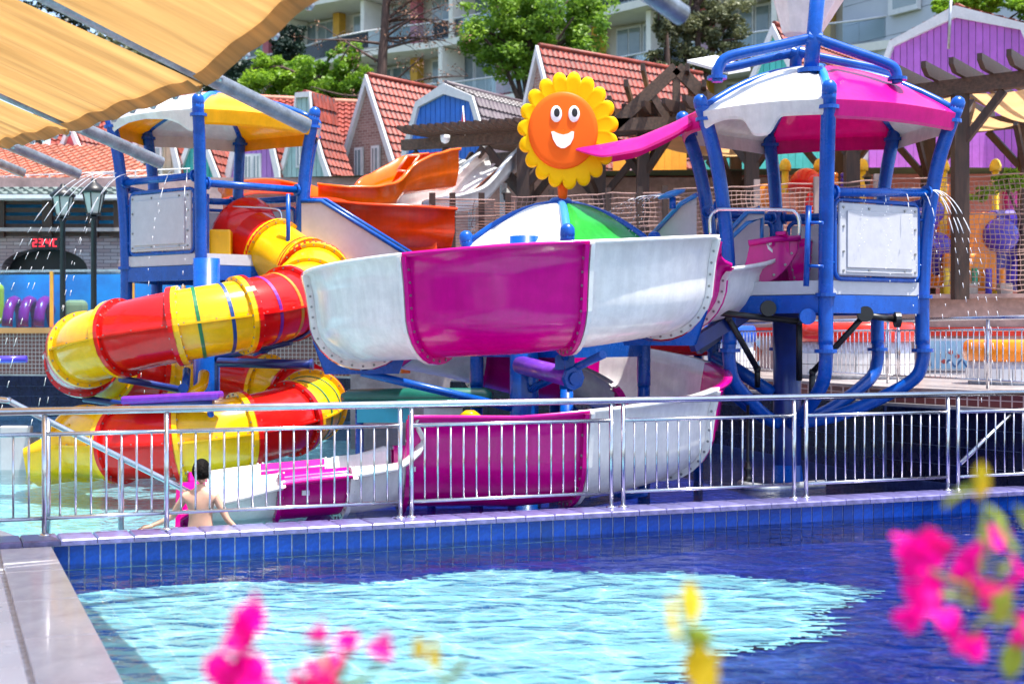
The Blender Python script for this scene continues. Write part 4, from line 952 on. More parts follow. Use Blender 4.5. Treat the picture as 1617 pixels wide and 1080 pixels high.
# overhead frame and tipping bucket
fr_ = []
for Y, dx, dy in ((16.1, 0, 0), (17.7, -28, 24)):
    ap = P(1285+dx, 60+dy*.95, Y)
    l_ = catmull([P(1133+dx*.1, 130, Y+.0), P(1135+dx*.1, 108, Y), P(1152, 90+dy*.7, Y), lerp(P(1152, 90+dy*.7, Y), ap, .5), ap], 6)
    r_ = catmull([ap, lerp(ap, P(1398, 100+dy*.5, Y), .5), P(1398, 100+dy*.5, Y), P(1414, 112+dy*.5, Y), P(1417, 132+dy*.3, Y)], 6)
    for q in (l_, r_):
        m_ = MB(); m_.tube(q, .062 if Y < 17 else .055, 12); m_.build('frame_arm', M['blue'], tr)
    for q in (l_[0], r_[-1]): collar(tr, q+V(0, 0, .05), (0, 0, 1), .11, .035)
    b0 = P(1280+dx*.85, 118, Y); m_ = MB(); m_.tube([b0, ap, P((1296 if Y < 17 else 1259), -60 if Y < 17 else 74, Y)], .085 if Y < 17 else .075, 14); m_.build('mast', M['blue'], tr)
    collar(tr, b0+V(0, 0, .04), (0, 0, 1), .15, .05)
    for q in (l_[-2], r_[1]): collar(tr, q, r_[1]-r_[0], .085, .06)
bk = thing('tipping_bucket', P(1280, 0, 16.8), 'large white tipping bucket tilted above the right tower canopy at the top edge', 'bucket')
bc = P(1264, 58, 16.9); ax = V(.16, 0, 1).normalized()
m_ = MB(); m_.lathe(bc, [(.16, 0), (.22, .0), (.60, .85), (.62, 1.0), (.58, 1.0), (.2, .04), (.16, .03)], 8, axis=ax, sm=False); bevel(m_.build('bucket', M['whitecan'], bk), .02)
m_ = MB(); m_.tube([P(1170, -25, 16.9), P(1400, -45, 16.9)], .03, 10); m_.build('axle', M['blue'], bk)
# long petal awning reaching left from the right tower
n = 22; rows = []; rows2 = []
for k in range(n+1):
    s = k/n; px = lerp(1130, 908, s); py = interp([0, .12, .3, .55, .8, 1], [158, 176, 196, 219, 230, 237], s); Y = 16.7
    c = P(px, py, Y); hw = .30*math.sin(PI*min(1, .25+.72*(1-s)))**.6*(1 if s < .8 else (1-((s-.8)/.2)**1.5*.93))
    rows.append([c+V(0, hw*u, -.6*hw*u*u+.02) for u in [j/5-1 for j in range(11)]]); rows2.append([q+V(0, 0, -.05*(1-.7*s)) for q in rows[-1]])
m_ = MB(); m_.grid(rows); m_.grid(rows2, flip=True); m_.grid([[r_[0] for r_ in rows], [r_[0] for r_ in rows2]], flip=True); m_.grid([[r_[-1] for r_ in rows], [r_[-1] for r_ in rows2]]); m_.grid([rows[-1], rows2[-1]]); m_.grid([rows[0], rows2[0]], flip=True)
m_.build('petal_awning', Pk, tr)
# left tower
LC = V(-4.27, 20.6, 0); LZ = 2.61
YC = M['yellowcan']
skirtL = lambda u: interp([0, .1, .2, .32, .55, .75, .9, 1], [.30, .28, .18, .11, .07, .08, .13, .20], 1-u)
tl_, vbL, vtL = tower('play_tower', LC, LZ, 4.72, 5.10, 1.27, 1.50, (-88, -14, 28, 88, 146, 195), 6,
    [(YC, 0), (Wc, 0), (YC, 0), (Wc, 0), (YC, 0), (Wc, 1)], 'blue play tower at left with white and yellow dome canopy above the tube slide', skirtL)
deckframe(tl_, vbL, LZ)
def atL(i, z): return lerp(vbL[i], vtL[i], interp([0, .35, .72, 1], [0, .12, .45, 1], (z-LZ)/(4.72-LZ)))+V(0, 0, z)
board(tl_, atL(5, 3.1), atL(0, 3.1), LZ+.18, LZ+1.05)
for i, j in ((2, 3), (3, 4)): board(tl_, atL(i, 3.1), atL(j, 3.1), LZ+.18, LZ+.95, lines=False)
for i, j, z in ((5, 0, 3.82), (0, 1, 3.72), (1, 2, 3.7), (2, 3, 3.7), (3, 4, 3.7), (4, 5, 3.75)):
    a, b = atL(i, z), atL(j, z); m_ = MB(); m_.tube([a, b], .05, 12); m_.build('upper_rail', M['blue'], tl_)
    for q in (a, b): collar(tl_, q+(b-a).normalized()*(.11 if q == a else -.11), (b-a), .085, .03)
for px in (327, 505-50):
    q = P(px, 0, 19.6); m_ = MB(); m_.tube([V(q.x, q.y, 2.7), V(q.x, q.y, 3.6)], .03, 10); m_.build('gate_bar', M['blue'], tl_)
m_ = MB(); m_.tube(catmull([P(352, 375, 20.2), P(352, 340, 20.2), P(360, 329, 20.2), P(378, 327, 20.2), P(430, 330, 20.2), P(443, 336, 20.2), P(445, 355, 20.2)], 5), .018, 8); m_.build('grab_hoop', M['steel'], tl_)
for i, p in enumerate(vbL):                             # legs straight to the water
    m_ = MB(); m_.tube([p+V(0, 0, LZ-.5), p+V(0, 0, LZ-.8)], .078, 12); m_.build('leg', M['blue'], tl_); collar(tl_, p+V(0, 0, LZ-.62), (0, 0, 1), .125, .04)
    q0 = p+V(0, 0, LZ-.78); q1 = V(LC.x, LC.y, LZ-1.7); m_ = MB(); m_.tube([q0, lerp(q0, q1, .92)], .05, 10); m_.build('brace', M['black'] if i % 2 == 0 else M['blue'], tl_)
m_ = MB(); m_.tube([V(LC.x, LC.y, -.9), V(LC.x, LC.y, 2.5)], .16, 20); m_.build('column', M['navy'], tl_)
wing(tl_, [(476, 470), (476, 318), (508, 318), (640, 400), (700, 470)], 20.2, 19.8, M['panel'], 3)
wing(tl_, [(490, 470), (490, 316), (515, 316), (650, 400), (705, 470)], 21.2, 20.8, M['panel'], 3)
m_ = MB()
for k in range(8): m_.box(P(520+24*k, 400+15*k, 20.4), (.28, .9, .05))
m_.build('treads', M['yellow'], tl_)
# small middle tower
MC = V((885-CX)/F*17, 17.0, 0)
GC = M['greencan']
tm, vbM, vtM = tower('play_tower', MC, 1.6, 2.72, 3.22, 1.0, 1.12, (-88, 2, 92, 182), 4, [(GC, 0), (GC, 0), (Wc, 0), (Wc, 1)], 'small play tower with green and white canopy behind the middle of the open slide', lambda u: interp([0, .15, .3, .7, .85, 1], [.22, .16, .05, .05, .16, .22], u))
deckframe(tm, vbM, 1.6)
for i in range(4): m_ = MB(); m_.tube([vbM[i]+V(0, 0, -.9), vbM[i]+V(0, 0, 1.1)], .075, 12); m_.build('leg', M['blue'], tm)
# smiling sun sign on its pole
sn = thing('sun_sign', P(889, 330, 16.9), 'smiling sun sign with yellow petals and orange face on a pole above the green canopy', 'sign')
SC = P(897, 206, 16.75); sc_ = 16.75/F
def flat(cx_, cy_, rx, ry, n=40, y=0): return [SC+V((cx_+rx*math.cos(2*PI*k/n))*sc_, y, (cy_+ry*math.sin(2*PI*k/n))*sc_) for k in range(n)]
# petals: one outline with scallops
def petal_ring(): 
    pts = []; NP = 19
    for k in range(NP):
        a = 2*PI*(k+.35)/NP
        for j in range(12):
            b_ = a+2*PI/NP*(j/12-.5); r_ = .865+.14*abs(math.cos(PI*(j/12-.5)))**.6
            pts.append(SC+V(math.cos(b_)*80*r_*sc_, 0, math.sin(b_)*93*r_*sc_))
    return pts
m_ = MB(); rng = petal_ring(); n = len(rng); b = 0
cen = SC
rows = [[cen+(p-cen)*s+V(0, y, 0) for p in rng] for s, y in ((.97, .06), (1.0, .03), (.99, -.02), (.95, -.045), (.86, -.04), (.55, -.03), (.01, -.03))]
m_.grid(rows, closed_u=True); m_.face(list(range(n))[::-1]); m_.build('petal_disc', M['sunyellow'], sn)
def disc(cx_, cy_, rx, ry, y0, y1, mt, name, par, n=44):
    m_ = MB(); r0 = flat(cx_, cy_, rx, ry, n); rows = []
    c = SC+V(cx_*sc_, 0, cy_*sc_)
    for s, y in ((1, y0), (1, lerp(y0, y1, .4)), (.96, lerp(y0, y1, .8)), (.85, y1), (.01, y1)): rows.append([c+(p-c)*s+V(0, y, 0) for p in r0])
    m_.grid(rows, closed_u=True, flip=True); return m_.build(name, mt, par)
fc_ = disc(-8, -1, 55, 61, -.035, -.075, M['sunorange'], 'face', sn)
for ex_ in (-19, 9):
    e_ = disc(ex_, 24, 9, 13, -.07, -.09, M['white_flat'], 'eye', fc_); disc(ex_+1, 26, 4.6, 7, -.088, -.094, M['black'], 'pupil', fc_)
mt_ = [(-27, -4), (-23, -3.5), (-16, -7), (-8, -9), (0, -7), (5, -3.5), (9, -4), (8, -14), (3, -24), (-5, -29.5), (-11, -30), (-18, -26), (-24, -16)]
m_ = MB(); m_.prism([SC+V(x*sc_, -.096, y*sc_) for x, y in mt_][::-1], (0, .02, 0)); m_.build('mouth', M['white_flat'], fc_)
m_ = MB(); m_.tube([P(889, 285, 16.85), P(888, 325, 16.95)], [.07, .045], 12); m_.build('pole', M['sunorange'], sn)
m_ = MB(); m_.tube([P(888, 322, 16.95), P(890, 380, 17.0)], .05, 12); m_.build('socket', M['lightblue'], sn)

# ---- water jets
def jet(p0, v, T, seed, mb, r=.0045):
    rnd_ = random.Random(seed); n = 60; pts = [p0+v*(T*k/n)+V(0, 0, -4.9*(T*k/n)**2) for k in range(n+1)]
    k = 0
    while k < n:
        s = k/n
        ln = max(1, int(12*(1-s*2.0))) if s < .45 else 1
        e = min(n, k+int(ln)); w_ = r*(1+.8*s)
        if e > k:
            off = V(rnd_.uniform(-1, 1), rnd_.uniform(-1, 1), 0)*.06*s
            q = [p+off for p in pts[k:e+1]]
            if s > .5: q = [q[0], lerp(q[0], q[1], rnd_.uniform(.35, .9))]
            mb.tube(q, [w_*.5]+[w_]*(len(q)-2)+[w_*.5], 5)
        k = e+(0 if s < .12 else 1)
jm = MB(); a, b = atL(5, 3.86), atL(0, 3.86)
for k, vx in enumerate((-2.3, -2.1, -1.9, -1.75)): jet(a+V(.05*k, 0, .02), V(vx, -.5-.05*k, 1.2), 1.25, k, jm)
jet(a+V(.15, 0, 0), V(-1.1, -.6, 1.0), 1.1, 9, jm); jet(lerp(a, b, .7), V(-.35, -.8, .9), .95, 11, jm); jet(lerp(a, b, .85), V(.15, -.9, 1.0), .98, 12, jm); jet(lerp(a, b, .25), V(-1.35, -.7, 1.0), 1.1, 13, jm)
o = jm.build('water_jets', M['jet'], origin=a); tag(o, 'thin water jets arching down from the left tower rail', 'water jets'); o['kind'] = 'stuff'
jm = MB(); a, b = at(0, 0, 3.25), at(0, 1, 3.3)
for k, vx in enumerate((1.25, 1.05, .9, .7)): jet(lerp(a, b, .93), V(vx, -.3, .7), .98, 20+k, jm)
for k in range(5): jet(lerp(a, b, .2+.17*k), V(-.5+.22*k, -.35, .35), .3+.1*k, 30+k, jm)
o = jm.build('water_jets', M['jet'], origin=a); tag(o, 'thin water jets arching down from the right tower rail', 'water jets'); o['kind'] = 'stuff'
jm = MB(); a = P(1062, 312, 16.9)
for k in range(6): jet(a+V(0, .05*k, 0), V(-1.2-.25*k, -.3, .9), .52, 40+k, jm)
o = jm.build('water_jets', M['jet'], origin=a); tag(o, 'thin water jets falling across the green canopy of the middle tower', 'water jets'); o['kind'] = 'stuff'
sp = thing('spray_nozzle', P(1062, 315, 16.9), 'blue spray head beside the left posts of the right tower', 'nozzle')
m_ = MB(); m_.tube([P(1062, 330, 16.9), P(1062, 312, 16.9)], .04, 10); m_.build('stem', M['blue'], sp)
m_ = MB(); m_.lathe(P(1062, 312, 16.9), [(.04, 0), (.16, .02), (.18, .05), (.06, .08)], 16, axis=(-.3, 0, 1)); m_.build('head', M['lightblue'], sp)

# ================================================================= BEHIND: net, play area, pergolas
def net(name, pa, pb, zb0, zb1, zt0, zt1, label, mt, mx=.085, mz=.075, posts_at=(), postmt=None):
    """rope net between two plan points"""
    t = thing(name, V((pa.x+pb.x)/2, (pa.y+pb.y)/2, min(zb0, zb1)), label, 'net fence')
    Ln = (pb-pa).length; d = (pb-pa).normalized(); nn = V(-d.y, d.x, 0); nx = int(Ln/mx); nz = int((zt0-zb0)/mz)
    def q(i, j):
        s = i/nx; t_ = j/nz; sag = .10*math.sin(PI*((s*Ln/1.9) % 1)); z0 = lerp(zb0, zb1, s)+sag*.9-.05; z1 = lerp(zt0, zt1, s)-sag*.25
        wob = .05*math.sin(s*Ln*2.1+t_*3)+.03*math.sin(s*Ln*5+t_*7)
        return pa+d*(s*Ln+.02*math.sin(j*1.3+i*.2))+nn*wob+V(0, 0, lerp(z0, z1, t_)+.008*math.sin(i*.9+j))
    m_ = MB(); r = .0055
    def strip(pts, r):
        b = len(m_.v)
        for p in pts: m_.v += [p+V(0, -r, -r), p+V(0, 0, r*1.2), p+V(0, r, -r)]
        for i in range(len(pts)-1):
            for k in range(3): k2 = (k+1) % 3; m_.face([b+3*i+k, b+3*i+k2, b+3*i+3+k2, b+3*i+3+k])
    for j in range(1, nz): strip([q(i, j) for i in range(0, nx+1, 2)], r)
    for i in range(nx+1):
        pts = [q(i, j) for j in range(0, nz+1, 2)]
        b = len(m_.v)
        for p in pts: m_.v += [p+d*-r+V(0, 0, 0), p+nn*r, p+d*r]
        for k_ in range(len(pts)-1):
            for k in range(3): k2 = (k+1) % 3; m_.face([b+3*k_+k, b+3*k_+k2, b+3*k_+3+k2, b+3*k_+3+k])
    o = m_.build('mesh_net', mt, t); o['kind'] = 'stuff'
    for jj in (0, nz*.33, nz*.66, nz):
        m_ = MB(); m_.tube([q(i, jj) for i in range(0, nx+1, 3)], .012 if jj in (0, nz) else .008, 6); m_.build('edge_rope', M['net'], t)
    for px in posts_at:
        k = (px-CX)/F; s = (k*pa.y-pa.x)/(d.x-k*d.y); c = pa+d*s+nn*.06
        s_ = s/Ln
        m_ = MB(); m_.box(c+V(0, 0, (zb0+lerp(zt0, zt1, s_))/2-.05), (.10, .10, lerp(zt0, zt1, s_)-zb0+.3)); m_.build('post', postmt or M['wood'], t)
    return t
na, nb = P(1065, 0, 24.9), P(1660, 0, 23.9); na.z = nb.z = 0
net('rope_net', na, nb, 2.50, 2.44, 4.22, 4.40, 'pale rope net fence on the pink wall in front of the play area', M['net'], .082, .072, (1135, 1195, 1290, 1385), mat('pale_post', (.35, .27, .24)))
na, nb = P(800, 0, 25.4), P(1075, 0, 25.0); na.z = nb.z = 0
net('rope_net', na, nb, 2.45, 2.45, 4.12, 4.2, 'reddish rope net fence behind the green canopy', M['net'], .09, .08, (870, 960, 1010, 1050))
na, nb = P(680, 0, 23.0), P(812, 0, 23.4); na.z = nb.z = 0
net('rope_net', na, nb, 3.05, 3.05, 3.86, 3.9, 'brown horizontal rope net on square posts beside the orange slides', M['netdark'], .30, .05, (684, 716, 762, 804))
# posts under the net
for px in (1150, 1275, 1398, 1535, 1590):
    q = P(px, 0, 24.4); m_ = MB(); m_.box(V(q.x, q.y+.1, 2.42), (.2, .2, .26)); o = m_.build('net_post_base', M['deck'], origin=V(q.x, q.y, 2.3)); tag(o, {1150: 'pale post block under the rope net, seen between the right tower posts', 1275: 'pale post block under the rope net behind the right tower front post', 1398: 'pale post block under the rope net behind the white tower board', 1535: 'pale post block under the rope net just right of the tower', 1590: 'pale post block under the rope net nearest the right edge'}[px], 'post', 'post blocks under the rope net')
# play structure
ps = thing('play_structure', V(7, 28, 2.25), 'colourful plastic play structure with orange panels and violet balls behind the rope net', 'play structure')
def pbx(px0, px1, y0, y1, Y, mt, nm, dpt=.4, bv=.06):
    a, b = P(px0, y1, Y), P(px1, y0, Y); m_ = MB(); m_.box((a+b)/2+V(0, dpt/2, 0), (b.x-a.x, dpt, b.z-a.z)); o = m_.build(nm, mt, ps); bevel(o, bv, 3); return o
pbx(1508, 1575, 335, 460, 27, M['playorange'], 'panel'); pbx(1560, 1640, 330, 460, 27.6, M['playpurple'], 'panel', .5, .2); pbx(1470, 1520, 290, 455, 28.2, M['playorange'], 'panel')
pbx(1490, 1560, 400, 455, 26.6, M['playorange'], 'panel', .3); pbx(1380, 1440, 320, 455, 28.6, M['playorange'], 'panel'); pbx(1130, 1175, 330, 380, 28.2, M['playgreen'], 'panel', .5, .15); pbx(1185, 1240, 290, 325, 28, M['playorange'], 'panel', .3, .1)
pbx(1225, 1262, 305, 372, 27.6, M['salmonf'], 'panel', .3, .1); pbx(1590, 1625, 290, 335, 28, M['maroon'], 'panel', .3, .05)
for px, y, r, mt in ((1455, 350, .32, 'playpurple'), (1480, 390, .28, 'playpurple'), (1580, 372, .34, 'playpurple'), (1470, 335, .25, 'playpurple')):
    m_ = MB(); q = P(px, y, 27.0); m_.lathe(q+V(0, 0, -r), [(r*math.sin(PI*k/10)+.001, r*(1-math.cos(PI*k/10))) for k in range(11)], 18); m_.build('ball', M[mt], ps)
m_ = MB(); q = P(1273, 300, 27.5); m_.lathe(q, [(.36*math.cos(PI/2*k/8)+.001, .42*math.sin(PI/2*k/8)) for k in range(9)], 18); m_.build('dome', M['playred'], ps)
m_ = MB(); q = P(1300, 296, 27.4); m_.lathe(q, [(.22*math.cos(PI/2*k/8)+.001, .3*math.sin(PI/2*k/8)) for k in range(9)], 18); m_.build('dome', M['playred'], ps)
for px, mt in ((1318, 'playorange'), (1333, 'playpurple'), (1348, 'playred')):
    for k in range(3):
        m_ = MB(); q = P(px, 293-8*k, 27.2); m_.lathe(q, [(.055, -.045), (.075, -.02), (.075, .02), (.055, .045)], 12); m_.build('bead', M[mt], ps)
for px in (1240, 1294, 1362, 1490, 1572):
    m_ = MB(); q = P(px, 262, 27.8); m_.tube([V(q.x, q.y, 2.25), q], .07, 10); p_ = m_.build('pole', M['playyellow'], ps); m_ = MB(); m_.lathe(q, [(.11, -.1), (.12, 0), (.08, .1), (.02, .14)], 12); m_.build('pole_cap', M['playyellow'], p_)
m_ = MB(); m_.tube(catmull([P(1440, 420, 27), P(1448, 395, 26.6), P(1462, 385, 26.4), P(1478, 392, 26.6), P(1480, 430, 27)], 6), .10, 10); m_.build('tube_loop', M['playpurple'], ps)
m_ = MB(); m_.tube(catmull([P(1262, 372, 27.2), P(1275, 340, 27), P(1282, 310, 27), P(1292, 330, 27), P(1300, 372, 27)], 6), .10, 10); m_.build('tube_loop', M['playred'], ps)
for x in range(5):
    m_ = MB(); q = P(1495+22*x, 452, 26.4); m_.tube([V(q.x, q.y, 2.25), V(q.x, q.y, 2.9)], .06, 10); m_.build('low_post', M[('playyellow', 'playpurple', 'playgreen', 'playpurple', 'playorange')[x]], ps)
# orange slides and white slide at the back
osl = thing('orange_slide', P(560, 395, 24), 'orange wavy open slide with a square cover running left in front of the gabled houses', 'slide')
def backflume(t, pts, hs, w, mt, nm='channel', r=.34):
    pts = catmull(pts, 7); fr = []
    for i, p in enumerate(pts):
        tt = pts[min(i+1, len(pts)-1)]-pts[max(i-1, 0)]; tt.z = 0; tt.normalize(); o_ = V(tt.y, -tt.x, 0)
        h = interp([k/(len(hs)-1) for k in range(len(hs))], hs, i/(len(pts)-1)); fr.append((p, o_, h, h))
    m_ = MB(); rows = []
    for c, o_, h, _ in fr:
        a = [(-w, h), (-w-.06, h-.02), (-w-.06, h+.03), (-w+.02, h+.03), (-w*.97, h*.5), (-w*.8, .08), (0, .0), (w*.8, .08), (w*.97, h*.5), (w-.02, h+.03), (w+.06, h+.03), (w+.06, h-.02), (w, h), (w, h*.4), (w*.8, 0), (0, -.06), (-w*.8, 0), (-w, h*.4)]
        rows.append([c+o_*s+V(0, 0, q) for s, q in a])
    m_.grid(rows, closed_u=True); return m_.build(nm, mt, t)
o1 = backflume(osl, [P(700, 296, 24.9), P(680, 297, 24.7), P(655, 300, 24.4), P(615, 308, 24.0), P(585, 336, 23.6), P(545, 330, 23.4), P(510, 325, 23.4)], [.62, .60, .55, .36, .42, .3, .3], .42, M['orange'])
o2 = backflume(osl, [P(505, 330, 23.6), P(460, 322, 23.8), P(420, 325, 24.2), P(392, 330, 25.0), P(400, 336, 26)], [.3, .34, .36, .36, .3], .46, M['orange'])
m_ = MB(); m_.prism([P(612, 300, 23.9), P(640, 248, 24.0), P(690, 240, 24.4), P(702, 242, 24.8), P(702, 300, 24.8)], (.02, .10, 0)); bevel(m_.build('side_cover', M['orange'], osl), .03)
m_ = MB()
for a, b in ((P(628, 270, 23.85), P(643, 247, 23.9)), (P(643, 247, 23.9), P(662, 246, 24.0)), (P(662, 246, 24.0), P(645, 272, 23.9)), (P(645, 272, 23.9), P(628, 270, 23.85))): m_.tube([a+V(0, -.04, 0), b+V(0, -.04, 0)], .022, 6)
m_.build('cover_ridge', M['salmonf'], osl)
for px in (560, 640, 700):
    q = P(px, 330, 24.6); m_ = MB(); m_.tube([V(q.x, q.y, 1), q], .09, 10); m_.build('support', M['orange'], osl)
rsl = thing('red_slide', P(560, 395, 22), 'deep red orange open slide trough below the wavy orange slide', 'slide')
backflume(rsl, [P(690, 392, 22.4), P(640, 390, 22.0), P(560, 385, 21.9), P(500, 365, 22.2), P(440, 352, 22.8), P(385, 350, 23.4)], [.58, .58, .58, .52, .42, .3], .42, M['redorange'])
m_ = MB(); m_.prism([P(520, 400, 21.5), P(690, 400, 21.9), P(690, 345, 21.9), P(600, 338, 21.6), P(540, 334, 21.5)], (0, .05, 0)); bevel(m_.build('side_wall', M['redorange'], rsl), .02)
wsl = thing('white_slide', P(720, 320, 25), 'pale twin lane slide with salmon lane coming down behind the pergola post', 'slide')
backflume(wsl, [P(745, 255, 27.5), P(715, 282, 26.9), P(680, 315, 26.2), P(620, 333, 25.4), P(560, 345, 25)], [.3, .32, .34, .3, .3], .38, M['whiteslide'], 'lane')
backflume(wsl, [P(800, 268, 27.3), P(770, 290, 26.7), P(735, 325, 26.0), P(690, 340, 25.2), P(655, 352, 25)], [.5, .42, .34, .3, .3], .42, M['whiteslide'], 'lane')
m_ = MB(); m_.grid([[P(x, y, Y)+V(0, dy, .1) for dy in (-.28, 0, .28)] for x, y, Y in ((798, 268, 27.25), (770, 290, 26.65), (735, 322, 25.95), (690, 338, 25.15))]); m_.build('salmon_floor', M['salmonf'], wsl)
for px, py, Y in ((795, 290, 27.2), (745, 280, 27.4), (700, 345, 26)):
    q = P(px, py, Y); m_ = MB(); m_.tube([V(q.x, q.y, 1.5), q], .07, 8); m_.build('support', M['trim'], wsl)
# pergolas
def pergola(name, label, fa, fb, z, depth, npost, pxposts, nraft, dirn=V(0, 1, 0), roofz=None, rw=.07, rh=.16):
    t = thing(name, V((fa.x+fb.x)/2, (fa.y+fb.y)/2, 2.25), label, 'pergola'); d = (fb-fa).normalized(); Ln = (fb-fa).length
    for off in (0, depth):
        a = fa+dirn*off-d*.5; b = fb+dirn*off+d*.5
        m_ = MB(); m_.bar(a+V(0, 0, z), b+V(0, 0, z), .16, .26 if rh > .15 else .2); m_.build('beam', M['wood2'], t)
        for px in pxposts:
            k = (px-CX)/F; s = (k*(fa.y)-fa.x)/(d.x-k*d.y); c = fa+d*s+dirn*off
            m_ = MB(); m_.box(c+V(0, 0, (z-.13+2.25)/2), (.24, .24, z-.13-2.25)); m_.build('post', M['wood'], t)
            for sg in (-1, 1):
                m_ = MB(); m_.bar(c+V(0, 0, z-1.0), c+d*sg*.75+V(0, 0, z-.15), .09, .13); m_.build('knee_brace', M['wood'], t)
            m_ = MB(); m_.bar(c+V(0, 0, z-1.0), c+dirn*(.75 if off == 0 else -.75)+V(0, 0, z-.15), .09, .13); m_.build('knee_brace', M['wood'], t)
    rm = MB(); L_ = depth+1.5; rm.prism([V(-rw/2, -.75, 0), V(-rw/2, -.75, rh*.45), V(-rw/2, -.5, 0)][::1] if 0 else [V(-rw/2, -.8, rh*.5), V(-rw/2, -.8, rh), V(-rw/2, depth+.8, rh), V(-rw/2, depth+.8, rh*.5), V(-rw/2, depth+.6, 0), V(-rw/2, -.6, 0)], (rw, 0, 0)); rm = mesh_of(rm, 'rafter', M['wood'])
    for k in range(nraft): piece('rafter', rm, t, fa+d*Ln*(k/(nraft-1))+V(0, 0, z+.132), math.atan2(-dirn.x, dirn.y))
    return t
fa, fb = P(672, 0, 27.5), P(852, 0, 26.5); fa.z = fb.z = 0
pg1 = pergola('pergola', 'small dark wooden pergola behind the orange slide, left of the sun sign', fa, fb, EYE+(HY-222)/F*27.0, 2.6, 2, (708, 826), 16, dirn=V(.6, .8, 0), rw=.06, rh=.13)
fa, fb = P(985, 0, 28.5), P(1660, 0, 22.6); fa.z = fb.z = 0
pg2 = pergola('pergola', 'large dark wooden pergola with tan fabric roof over the play area at right', fa, fb, 5.78, 4.4, 5, (1015, 1187, 1345, 1516), 19, dirn=V(.55, .835, 0), rw=.08, rh=.22)
d_ = (fb-fa).normalized()
for k in range(6):                                      # fabric panels hung between rafters
    a = fa+d_*((fb-fa).length*(k+.08)/6)+V(.3*.3, .3, 5.70); b = fa+d_*((fb-fa).length*(k+.92)/6)+V(.3*.3, .3, 5.70); rows = []
    for j in range(7):
        o_ = V(.55, .835, 0)*(4.0*j/6)+V(0, 0, -.12*math.sin(PI*j/6)); rows.append([lerp(a, b, i/6)+o_+V(0, 0, -.06*math.sin(PI*i/6)) for i in range(7)])
    m_ = MB(); m_.grid(rows); m_.build('shade_panel', M['tanpanel'], pg2)
# gable truss of the pergola
tY = 27.4
gt = thing('pergola_gable', P(1060, 200, tY), 'dark wooden gable truss with tan panels above the magenta petal', 'pergola')
for a, b in ((P(968, 200, tY), P(1068, 108, tY)), (P(1068, 108, tY), P(1150, 190, tY)), (P(968, 198, tY), P(1150, 192, tY))):
    m_ = MB(); m_.bar(a, b, .14, .24, up=(0, 1, 0)) if 0 else m_.bar(a, b, .14, .24); m_.build('rafter', M['wood2'], gt)
for a, b in ((P(1068, 112, tY), P(1068, 196, tY)), (P(1030, 150, tY), P(1055, 192, tY)), (P(1106, 146, tY), P(1084, 192, tY))):
    m_ = MB(); m_.bar(a, b, .12, .14); m_.build('strut', M['wood2'], gt)
for k in range(4):
    for sg in (-1, 1):
        q = P(1068+sg*(26*k+12), 118+25*k, tY); m_ = MB(); m_.bar(q+V(-.55 if sg < 0 else .0, -.5, .05), q+V(0 if sg < 0 else .6, 3.6, .05), .08, .14); m_.build('purlin', M['wood'], gt)
m_ = MB(); m_.prism([P(985, 190, tY+.5), P(1068, 122, tY+.5), P(1068, 118, tY+3.6), P(990, 180, tY+3.6)], (0, 0, .02)); m_.build('tan_panel', M['tanpanel'], gt)
m_ = MB(); m_.prism([P(1072, 120, tY+.5), P(1145, 185, tY+.5), P(1140, 178, tY+3.6), P(1072, 118, tY+3.6)], (0, 0, .02)); m_.build('tan_panel', M['tanpanel'], gt)
m_ = MB(); m_.prism([P(1085, 100, 29), P(1150, 118, 28), P(1185, 112, 29), P(1130, 92, 30)], (0, 0, .06)); tag(m_.build('white_awning', M['trim'], origin=P(1130, 110, 29)), 'white awning edge behind the pergola gable', 'awning')
# pennant and camera dome on the small pergola
pn = thing('pennant', P(727, 222, 27.2), 'small red and yellow pennant flag on the small pergola', 'flag')
m_ = MB(); m_.tube([P(735, 225, 27.2), P(731, 168, 27.2)], .015, 6); m_.build('staff', M['trim'], pn)
m_ = MB(); m_.prism([P(731, 168, 27.2), P(737, 204, 27.2), P(727, 208, 27.2)], (0, .02, 0)); m_.build('flag_cloth', M['playred'], pn)
m_ = MB(); m_.prism([P(726, 190, 27.19), P(734, 204, 27.19), P(720, 206, 27.19)], (0, .01, 0)); m_.build('flag_cloth', M['playyellow'], pn)
m_ = MB(); m_.lathe(P(703, 219, 26.8), [(.09, .06), (.09, 0), (.075, -.06), (.03, -.09)], 14); o = m_.build('security_camera', M['trim'], origin=P(703, 219, 26.8)); tag(o, 'white dome camera at the end of the small pergola beam', 'camera')
for px, py, Y in ((800, 308, 26), (918-45, 275, 27), (1370, 283, 26.4), (696, 305, 26.2)):
    t = thing('wall_lantern', P(px, py, Y), {800: 'small black lantern on the pergola post beside the sun sign', 873: 'small black lantern just left of the sun sign stem', 1370: 'small black lantern on the pergola post behind the right tower', 696: 'small black lantern on the pergola post beside the orange slide'}[px], 'lantern', 'small lanterns on the pergola posts')
    q = P(px, py, Y); m_ = MB(); m_.lathe(q, [(.05, -.1), (.07, .02), (.11, .03), (.02, .12)], 8, sm=False); m_.build('lantern', M['black'], t)
    m_ = MB(); m_.lathe(q+V(0, 0, -.085), [(.045, 0), (.06, .085)], 8, sm=False); m_.build('glass', M['lampglass'], t)

